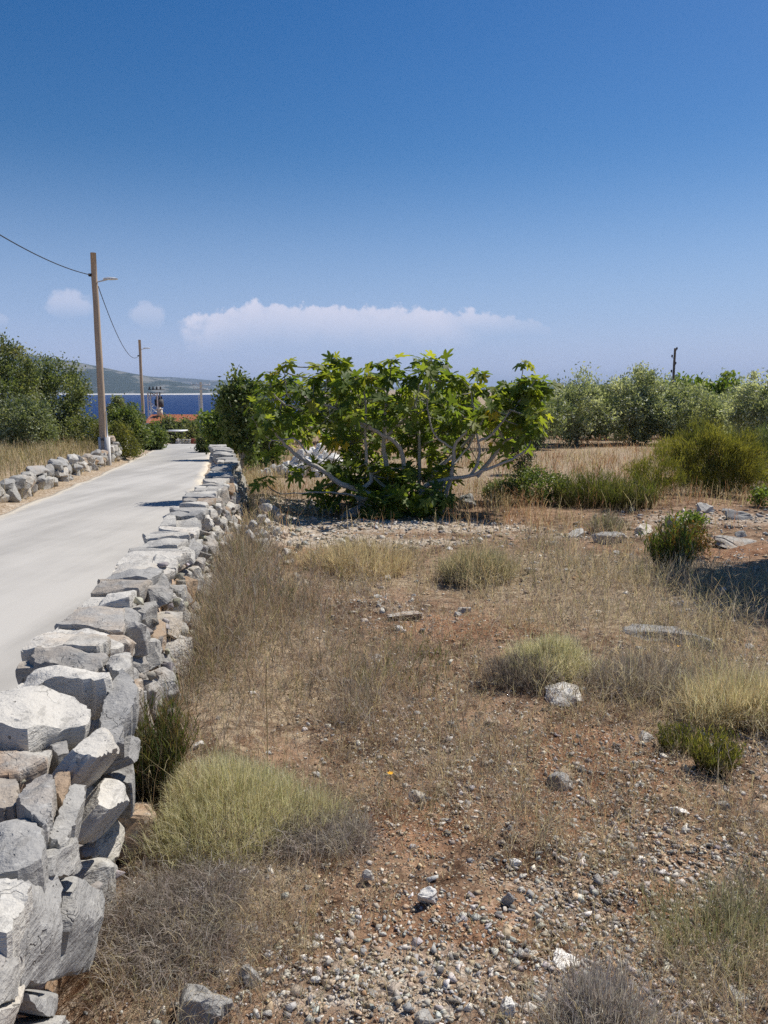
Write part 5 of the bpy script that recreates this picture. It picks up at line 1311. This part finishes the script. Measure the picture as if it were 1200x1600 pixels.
# ================================================================== DRY GRASS AND WEEDS (nobody could count them)
def meadow(name, pts, h, lean, width, pal, branch=0, mat='grass', bl=(.3, .6), weights=None, patchy=2.0):
    n = len(pts); z = ground_z(pts[:, 0], pts[:, 1]); b = np.stack([pts[:, 0], pts[:, 1], z - .005], 1)
    hh = rng.uniform(*h, n) * (.6 + .8 * fbm(pts[:, 0] * patchy, pts[:, 1] * patchy, 91, 3)); az = rng.uniform(0, 6.28, n); ln = rng.uniform(*lean, n)
    wd = width * np.clip(.55 + .13 * pts[:, 1], .6, 6); col = palette(pal, n, .15, weights)
    s = Soup(); p0, p1, p2, pf = blades(s, b, hh, az, ln, wd, col)
    for k in range(branch):
        t = rng.uniform(.35, .98, n); q = np.where((t < .5)[:, None], p0 + (p1 - p0) * (t * 2)[:, None], p1 + (p2 - p1) * ((t - .5) * 2)[:, None])
        blades(s, q, hh * rng.uniform(*bl, n) * .5, az + rng.normal(0, 1.5, n), ln + rng.uniform(-.2, .9, n), wd * .8, col * rng.uniform(.85, 1.15, (n, 1)))
    return tag(s.build(name, M[mat]), None, None, None, 'stuff')

def clumped(n, d0, d1, keep, tuft=7, spread=.035, px=(-40, 1240)):
    c = visible_uniform(n // tuft, d0, d1, *px); c = c[in_field(c[:, 0], c[:, 1])]; c = c[rng.random(len(c)) < keep(c[:, 0], c[:, 1])]
    p = np.repeat(c, tuft, 0); p = p + rng.normal(0, 1, p.shape) * spread * (.5 + .16 * p[:, 1:2]); return p[in_field(p[:, 0], p[:, 1])]

def pixel_of(x, y, z=0.0):
    dep = y * CP + (CAM_H - z) * SP; dn = (CAM_H - z) * CP - y * SP
    return 600 + x / dep * F, 800 + dn / dep * F

def region(blobs, base=0.0, nseed=13, nscale=2.4):
    W = [(on_ground(px, py, False), rx, ry, k) for (px, py, rx, ry, k) in blobs]
    def f(x, y):
        v = np.full(np.shape(x), base, float)
        for c, rx, ry, k in W: v = np.maximum(v, k * np.exp(-((((x - c[0]) / rx) ** 2 + ((y - c[1]) / ry) ** 2)) ** 1.4))
        v = v * np.clip(1 - 1.1 * palepatch(x, y), 0, 1)
        return np.clip(v * (.35 + 1.1 * sstep(.3, .65, fbm(x * nscale, y * nscale, nseed, 3))), 0, 1)
    return f

def build_grass():
    # thick brown weeds along the wall
    f = region([(370, 1000, .75, 1.1, 1), (420, 900, .7, .8, 1), (460, 1090, .5, .55, 1), (330, 1130, .35, .4, 1), (560, 1040, .45, .7, .65), (300, 950, .3, 1.0, 1)])
    meadow('brown_weeds', clumped(26000, 2.6, 7.5, f, 5, .035), (.10, .26), (.1, 1.35), .0026, RUST + DEAD + [(.36, .29, .23), (.22, .20, .12)], 6, bl=(.4, 1.0))
    meadow('wall_side_grass', clumped(6000, 2.8, 8.0, f, 8, .03), (.14, .36), (.05, .9), .0026, STRAW + [(.22, .22, .10), (.17, .18, .08)], 1)
    f2 = region([(300, 930, .45, 1.2, 1), (350, 870, .5, .6, .8), (240, 1150, .15, .4, 1), (640, 1060, .2, .3, .5), (380, 960, .4, .5, .5)], 0, 29)
    meadow('green_weeds', clumped(5000, 2.6, 8.0, f2, 6, .03), (.12, .30), (.05, .7), .0032, [(.13, .15, .05), (.17, .18, .07), (.10, .12, .04)], 4, 'leaf', (.3, .6))
    # a thick fringe along the foot of the wall
    def fringe(n, lo, hi, sd):
        y = rng.uniform(lo, hi, n); x = wall_x(y) + .20 + np.abs(rng.normal(0, sd, n)); k = rng.random(n) < np.clip(1.25 - 1.1 * palepatch(x, y), 0, 1) * (.12 + 1.0 * sstep(.36, .58, fbm(x * 2, y * 1.5, 17, 3)))
        return np.stack([x, y], 1)[k]
    meadow('wall_foot_weeds', fringe(3200, 2.9, 7.6, .24), (.10, .32), (.05, 1.1), .0026, RUST + DEAD + [(.36, .30, .22), (.24, .21, .13), (.20, .20, .09)], 6, bl=(.35, .9))
    meadow('wall_foot_grass', fringe(4000, 2.6, 13.5, .28), (.12, .36), (.05, .85), .0024, STRAW + RUST[:2] + [(.20, .22, .09)], 1)
    # pale straw on the right
    f = region([(880, 900, 1.1, .8, 1), (1000, 930, .9, .9, 1), (1120, 1000, .7, .8, 1), (1150, 1090, .45, .5, 1), (900, 960, .6, .5, .9), (840, 860, 1.6, .5, .8), (560, 880, .8, .35, 1), (740, 880, .7, .5, 1), (1180, 940, .7, .8, .9), (1050, 1100, .4, .3, .8)])
    meadow('straw_grass', clumped(44000, 2.6, 9.0, f, 9, .035), (.08, .33), (.05, 1.25), .0026, STRAW + DEAD + [(.36, .33, .20), (.30, .26, .17), (.28, .28, .14)], 1)
    meadow('straw_weeds', clumped(19000, 2.4, 9.0, lambda x, y: np.maximum(f(x, y), .16 * (x > -.2)), 6, .04), (.08, .26), (.1, 1.35), .0028, DEAD + STRAW + RUST, 5)
    # thin short stalks all over the open ground
    f = region([(700, 1150, .8, 1.0, .9), (800, 1030, .9, .8, .9), (620, 1250, .45, .5, .9), (900, 1180, .5, .5, .8), (640, 1080, .6, .5, 1), (760, 950, 1.2, .6, 1), (960, 1110, .5, .4, .9), (760, 1300, .5, .4, .7), (480, 1420, .35, .3, .9), (430, 1560, .3, .15, .7), (1100, 1300, .4, .4, .7), (1150, 1560, .3, .2, .6)], .34, 37, 3.0)
    meadow('thin_stalks', clumped(42000, 1.5, 6.8, f, 4, .03), (.035, .15), (.05, 1.2), .0020, RUST + STRAW + STRAW + DEAD + [(.17, .12, .09), (.20, .19, .09)], 3, bl=(.5, 1.0))
    meadow('dry_litter', clumped(44000, 1.5, 7, f, 6, .05), (.02, .08), (1.1, 1.6), .0022, RUST + DEAD + STRAW + [(.12, .08, .05), (.16, .10, .065), (.10, .07, .05)], 1)
    # dead twigs at the wall foot and in the foreground
    f = region([(240, 1420, .3, .5, 1), (330, 1500, .25, .3, .8), (480, 1330, .3, .25, .7), (220, 1560, .2, .25, 1), (420, 1250, .3, .4, .5)], 0, 45, 4)
    meadow('dead_twigs', clumped(9000, 1.5, 4.0, f, 6, .04), (.05, .15), (.5, 1.5), .0022, DEAD + RUST[:2], 3)
    # the far field: rusty and tan hay, taller and wider so that it still reads
    def far(x, y): return np.clip((1 - 1.25 * palepatch(x, y)) * (.10 + 1.0 * sstep(.38, .6, fbm(x * .6, y * .6, 71, 4))) * sstep(8.2, 10, y), 0, 1)
    meadow('rusty_hay', clumped(30000, 8.2, 50, far, 8, .05), (.12, .34), (.05, .8), .0034, [(.36, .20, .12), (.30, .16, .09), (.40, .26, .16), (.46, .34, .20)], 2, patchy=.6)
    meadow('tan_hay', clumped(16000, 7.5, 26, far, 8, .05), (.12, .36), (.05, .8), .0034, STRAW + [(.30, .26, .14), (.22, .21, .09)], 1, patchy=.6)
    # verge and meadow left of the road
    n = 15000; y = np.exp(rng.uniform(math.log(12), math.log(40), n)); x = road_x(y) - ROAD_W - .35 - np.abs(rng.normal(0, 4.0, n))
    k = (x < left_wall_x(y) - .25) | (rng.random(n) < .3); p = np.stack([x, y], 1)[k]
    meadow('verge_grass', p, (.15, .55), (.03, .55), .0036, STRAW + [(.26, .24, .10), (.20, .20, .08), (.30, .22, .12)], 1, patchy=.7)
    n = 3500; y = np.exp(rng.uniform(math.log(15.5), math.log(58), n)); x = road_x(y) + ROAD_W + .35 + np.abs(rng.normal(0, 1.0, n))
    meadow('roadside_grass', np.stack([x, y], 1), (.12, .4), (.03, .55), .0036, STRAW + [(.22, .22, .08), (.16, .18, .06)], 1, patchy=.7)
build_grass()

# ================================================================== POLES, WIRES, HOUSE
def part(s, name, root, mat, smooth_=False):
    loc = np.array(root.location if root.parent is None else root.parent.location)
    return link(name, mesh_np(name, np.concatenate(s.V) - loc, np.concatenate(s.F), None, M[mat], smooth_), root)

def pole(label, px, d, py_top, r, lamp=True, white_foot=True, mat='wood'):
    b = at_far(px, 715, d); h = top_h(py_top, d, b[2]); root = empty('utility_pole', b); tag(root, label, 'utility pole', 'poles along the road')
    s = Soup(); z = np.linspace(0.55 if white_foot else -.3, h, 9)
    s.tube(np.stack([b[0] + rng.normal(0, .012, 9), np.full(9, b[1]), b[2] + z], 1), np.linspace(r, r * .72, 9), (1, 1, 1), 12); part(s, 'shaft', root, mat, True)
    if white_foot:
        s = Soup(); s.box(b + [.13, -.02, .35], (.17, .24, 1.5), (1, 1, 1), .1); s.box(b + [-.13, -.02, .35], (.12, .24, 1.5), (1, 1, 1), .1); part(s, 'concrete_foot', root, 'concrete')
        s = Soup(); s.tube(np.array([b + [0, 0, .98], b + [0, 0, 1.06]]), r * 1.12, (1, 1, 1), 12); part(s, 'steel_band', root, 'iron')
        s = Soup(); s.tube(np.array([b + [r * 1.1, -.06, 1.0], b + [r * 1.1, -.06, 2.1]]), .03, (1, 1, 1), 6); part(s, 'conduit', root, 'metal')
    if lamp:
        ah = top_h({0: 438, 1: 545}[0 if d < 50 else 1], d, b[2]); q = b + np.array([0, 0, ah])
        L = .80 if d < 50 else .70
        s = Soup(); s.tube(np.array([q + [r * .6, 0, -.06], q + [L * .5, -.05, .0], q + [L * .62, -.06, .02]]), .026, (1, 1, 1), 6); arm = part(s, 'lamp_arm', root, 'metal')
        s = Soup(); c = q + np.array([L * .5 + .22, -.08, .035])
        V = []
        for (u, w, hh) in ((-.28, .035, .025), (-.2, .07, .05), (0, .12, .06), (.2, .11, .045), (.28, .05, .015)):
            V += [(c[0] + u, c[1] - w, c[2] - hh * .4), (c[0] + u, c[1] + w, c[2] - hh * .4), (c[0] + u, c[1] + w * .7, c[2] + hh), (c[0] + u, c[1] - w * .7, c[2] + hh)]
        Fc = []
        for k in range(4):
            for j in range(4):
                a0, a1 = k * 4 + j, k * 4 + (j + 1) % 4; Fc += [(a0, a1, a1 + 4), (a0, a1 + 4, a0 + 4)]
        Fc += [(0, 1, 2), (0, 2, 3), (16, 18, 17), (16, 19, 18)]
        s.add(V, Fc, (1, 1, 1)); part(s, 'lamp_head', arm, 'white')
        s = Soup(); s.box(b + [-r * 1.0, -.05, top_h({0: 430, 1: 556}[0 if d < 50 else 1], d, b[2])], (.10, .12, .10), (1, 1, 1)); part(s, 'cable_clamp', root, 'black')
    return root, b

def wire(name, label, P0, P1, sag, r=.016):
    P0, P1 = np.asarray(P0, float), np.asarray(P1, float); t = np.linspace(0, 1, 25)[:, None]
    Q = P0 * (1 - t) + P1 * t; Q[:, 2] -= (4 * t * (1 - t))[:, 0] * sag
    s = Soup(); s.tube(Q - P0, r, (1, 1, 1), 5)
    o = link(name, mesh_np(name, np.concatenate(s.V), np.concatenate(s.F), None, M['black'], True), None, P0); return tag(o, label, 'cable')

def build_poles():
    r1, b1 = pole('tall wooden utility pole with street lamp and white foot, nearest on the left verge', 164, 30.0, 395, .145)
    r2, b2 = pole('thinner looking wooden utility pole with street lamp, farther down the road', 227, 62.0, 531, .14, white_foot=False)
    a = b1 + np.array([-.12, -.08, top_h(430, 30, b1[2])]); c = b2 + np.array([-.1, -.08, top_h(556, 62, b2[2])])
    wire('power_cable', 'black cable sagging from the left picture edge to the nearest pole', at_depth(-330, 130, 12.0), a, .45)
    w0 = at_depth(-330, 130, 12.0); b0 = np.array([w0[0], 12.0, gz(w0[0], 12.0)]); root = empty('utility_pole', b0); tag(root, 'wooden utility pole outside the left edge that holds the near end of the cable', 'utility pole', 'poles along the road')
    s = Soup(); s.tube(np.stack([np.full(7, w0[0] + .16), np.full(7, 12.0), np.linspace(b0[2] - .3, w0[2] + 1.0, 7)], 1), np.linspace(.145, .105, 7), (1, 1, 1), 12); part(s, 'shaft', root, 'wood', True)
    s = Soup(); s.box(w0 + [.03, 0, 0], (.10, .12, .10), (1, 1, 1)); part(s, 'cable_clamp', root, 'black')
    wire('power_cable', 'black cable sagging between the two lamp poles', b1 + np.array([.1, .05, top_h(447, 30, b1[2])]), c, 1.05)
    # third pole with cross arm
    b = at_far(317, 690, 100); h = top_h(597, 100, b[2]); root = empty('power_pole', b); tag(root, 'pale power pole with cross arm and insulators near the red roof', 'utility pole')
    s = Soup(); s.tube(np.array([b, b + [0, 0, h]]), [.20, .15], (1, 1, 1), 8); part(s, 'shaft', root, 'concrete', True)
    for dz, w in ((.35, 2.5), (.95, 1.8)):
        s = Soup(); s.box(b + [0, -.2, h - dz], (w, .1, .1), (1, 1, 1)); arm = part(s, 'cross_arm', root, 'metal')
        for u in (-.47, -.2, .22, .47):
            s = Soup(); q = b + [u * w, -.2, h - dz + .05]; s.tube(np.array([q, q + [0, 0, .07], q + [0, 0, .12], q + [0, 0, .26]]), [.03, .07, .05, .06], (1, 1, 1), 7); part(s, 'insulator', arm, 'lightblue')
    s = Soup(); s.tube(np.array([b + [-.28, -.1, 0], b + [-.28, -.1, h * .8]]), .05, (1, 1, 1), 5); part(s, 'conduit', root, 'lightblue')
    # transformer tower
    b = at_far(245, 690, 128); h = top_h(607, 128, b[2]); root = empty('transformer_tower', b); tag(root, 'pale blue lattice transformer tower standing before the sea', 'tower')
    w = .85; cs = [(-w, -w), (w, -w), (w, w), (-w, w)]
    for (x, y) in cs:
        s = Soup(); s.tube(np.array([b + [x - .1, y - .1, -.3], b + [x * .9 - .1, y * .9 - .1, h - .6]]), .13, (1, 1, 1), 4); part(s, 'leg', root, 'lightblue')
    for k in range(7):
        z0, z1 = (h - .6) * k / 7, (h - .6) * (k + 1) / 7
        for j in range(4):
            p, q = cs[j], cs[(j + 1) % 4]
            if k % 2: p, q = q, p
            s = Soup(); s.tube(np.array([b + [p[0] * .95 - .1, p[1] * .95 - .1, z0], b + [q[0] * .95 - .1, q[1] * .95 - .1, z1]]), .075, (1, 1, 1), 4); part(s, 'brace', root, 'lightblue')
    for z in (h - .2, h - .75):
        s = Soup(); s.box(b + [.35, 0, z], (2.2, 1.9, .12), (1, 1, 1)); part(s, 'platform', root, 'iron')
    s = Soup(); s.box(b + [.75, -.2, h - 2.4], (1.2, 1.1, 1.25), (1, 1, 1)); tr = part(s, 'transformer', root, 'iron')
    for u in (-.4, 0, .4):
        s = Soup(); q = b + [.75 + u, -.2, h - 1.78]; s.tube(np.array([q, q + [0, 0, .2], q + [0, 0, .5]]), [.12, .15, .08], (1, 1, 1), 7); part(s, 'bushing', tr, 'iron')
    for u in (-.6, 0, .6, 1.2):
        s = Soup(); q = b + [u, -.7, h - .14]; s.tube(np.array([q, q + [0, 0, .15], q + [0, 0, .45]]), [.10, .16, .08], (1, 1, 1), 7); part(s, 'insulator', root, 'iron')
    # dark leaning pole on the right
    d = 40.0; b = at_far(1048, 690, d); tp = at_depth(1054, 544, d); h = tp[2] - b[2]; root = empty('wooden_post', b); tag(root, 'thin dark leaning wooden pole above the olive trees on the right', 'utility pole')
    s = Soup(); t = np.linspace(0, 1, 7)[:, None]; s.tube(b * (1 - t) + tp * t + rng.normal(0, .012, (7, 3)), np.linspace(.075, .055, 7), (1, 1, 1), 8); part(s, 'shaft', root, 'wood_dark', True)
    for u, dz in ((.12, .12), (-.1, .5), (.1, .85), (-.09, 1.25)):
        s = Soup(); q = tp + [0, 0, -dz]; s.tube(np.array([q, q + [u, 0, .02], q + [u, 0, .06]]), .014, (1, 1, 1), 5); s.tube(np.array([q + [u, 0, .05], q + [u, 0, .1], q + [u, 0, .17]]), [.035, .05, .03], (1, 1, 1), 7); part(s, 'insulator', root, 'iron')
build_poles()

def build_house():
    d = 122.0; b = at_far(282, 690, d); zr = top_h(648, d, b[2]); ze = top_h(660, d, b[2])
    root = empty('house', b); tag(root, 'house with a low red tiled roof and cream chimney at the end of the road', 'house')
    W, Dp = 8.4, 7.0
    s = Soup(); s.box(b + [0, 0, (ze - .1) / 2 - .5], (W - .5, Dp - .5, ze + .9), (1, 1, 1)); part(s, 'wall', root, 'plaster')
    rows = 12
    for side in (-1, 1):
        for k in range(rows):
            t0, t1 = k / rows, (k + 1) / rows
            y0, y1 = side * (Dp / 2 + .3) * (1 - t0), side * (Dp / 2 + .3) * (1 - t1) - side * .05
            z0, z1 = ze + (zr - ze) * t0 + .05, ze + (zr - ze) * t1 + .01
            V = []
            nn = 36
            for i in range(nn + 1):
                x = -W / 2 - .3 + (W + .6) * i / nn; wv = .05 * (i % 2)
                V += [b + [x, y0, z0 + wv], b + [x, y1, z1 + wv + .02]]
            Fc = []
            for i in range(nn): Fc += [(2 * i, 2 * i + 2, 2 * i + 3), (2 * i, 2 * i + 3, 2 * i + 1)]
            s = Soup(); s.add(V, Fc, (1, 1, 1)); part(s, 'tile_row', root, 'tile')
    V = [b + [x, y, z] for x in (-W / 2 + .25, W / 2 - .25) for (y, z) in ((-Dp / 2 + .2, ze - .1), (Dp / 2 - .2, ze - .1), (0, zr - .1))]
    s = Soup(); s.add(V, [(0, 1, 2), (3, 5, 4)], (1, 1, 1)); part(s, 'gable', root, 'plaster')
    for u in (-2.4, 0.2, 2.6):
        s = Soup(); s.box(b + [u, -Dp / 2 + .2, ze - 1.5], (1.1, .16, 1.3), (1, 1, 1)); w = part(s, 'window', root, 'white')
        s = Soup(); s.box(b + [u, -Dp / 2 + .13, ze - 1.5], (.9, .1, 1.1), (1, 1, 1)); part(s, 'pane', w, 'iron')
    q = b + np.array([-2.9, -.6, top_h(642, d, b[2])])
    s = Soup(); s.box(q + [0, 0, -.25], (.7, .7, 1.0), (1, 1, 1)); ch = part(s, 'chimney', root, 'plaster')
    s = Soup(); s.box(q + [0, 0, .31], (.85, .85, .12), (1, 1, 1)); part(s, 'chimney_cap', ch, 'concrete')
    s = Soup(); s.tube(np.array([q + [0, 0, .37], q + [0, 0, .5], q + [0, 0, .6]]), [.22, .2, .15], (1, 1, 1), 8); part(s, 'chimney_pot', ch, 'plaster')
    # entrance: stone gate wall, red gate, canopy
    d = 92.0; b = at_far(286, 698, d); b[2] = float(road_z(d)); zt = top_h(686, d, b[2])
    root = empty('gate_wall', b); tag(root, 'short cream stone wall closing the end of the road', 'stone wall')
    x0, x1 = (274 - 286) / F * d, (298 - 286) / F * d; n = 5; hgt = zt + .5
    for k in range(6):
        for j in range(n):
            w = (x1 - x0) / n; x = x0 + w * (j + .5 + .25 * (k % 2)); z = -.5 + hgt * (k + .5) / 6
            link('stone', random.choice(BL['stone_white']), root, (x, rng.uniform(-.03, .03), z), (0, 0, rng.normal(0, .05)), (w * 1.12, .4, hgt / 6 * 1.15))
    root = empty('gate', b + [x1 + .32, 0, 0]); tag(root, 'small red brown gate right of the cream stone wall', 'gate')
    for k in range(5):
        s = Soup(); s.box(np.array(root.location) + [-.22 + .11 * k, 0, zt * .5 - .1], (.095, .04, zt + .4), (1, 1, 1)); part(s, 'board', root, 'red')
    for z in (.1, zt - .15):
        s = Soup(); s.box(np.array(root.location) + [0, -.04, z], (.56, .04, .08), (1, 1, 1)); part(s, 'rail', root, 'red')
    d2 = 97.0; c = at_far(276, 690, d2); c[2] = float(road_z(d2)); zt = top_h(673, d2, c[2])
    root = empty('carport', c); tag(root, 'flat white carport roof on thin posts left of the gate', 'carport')
    s = Soup(); s.box(c + [0, 0, zt], (2.3, 2.6, .14), (1, 1, 1)); part(s, 'roof', root, 'white')
    for (u, v) in ((-1, -1.1), (1, -1.1), (-1, 1.1), (1, 1.1)):
        s = Soup(); s.tube(np.array([c + [u, v, -.4], c + [u, v, zt - .06]]), .05, (1, 1, 1), 6); part(s, 'post', root, 'iron')
    s = Soup(); s.tube(np.array([c + [.45, -.9, -.1], c + [.45, -.9, .75], c + [.45, -.9, 1.0], c + [.45, -.9, 1.25]]), [.3, .34, .2, .1], (1, 1, 1), 9); o = s.build('water_tank', M['white'], None, c + [.45, -.9, -.1]); 
    tag(o, 'white rounded tank under the carport roof', 'tank')
build_house()
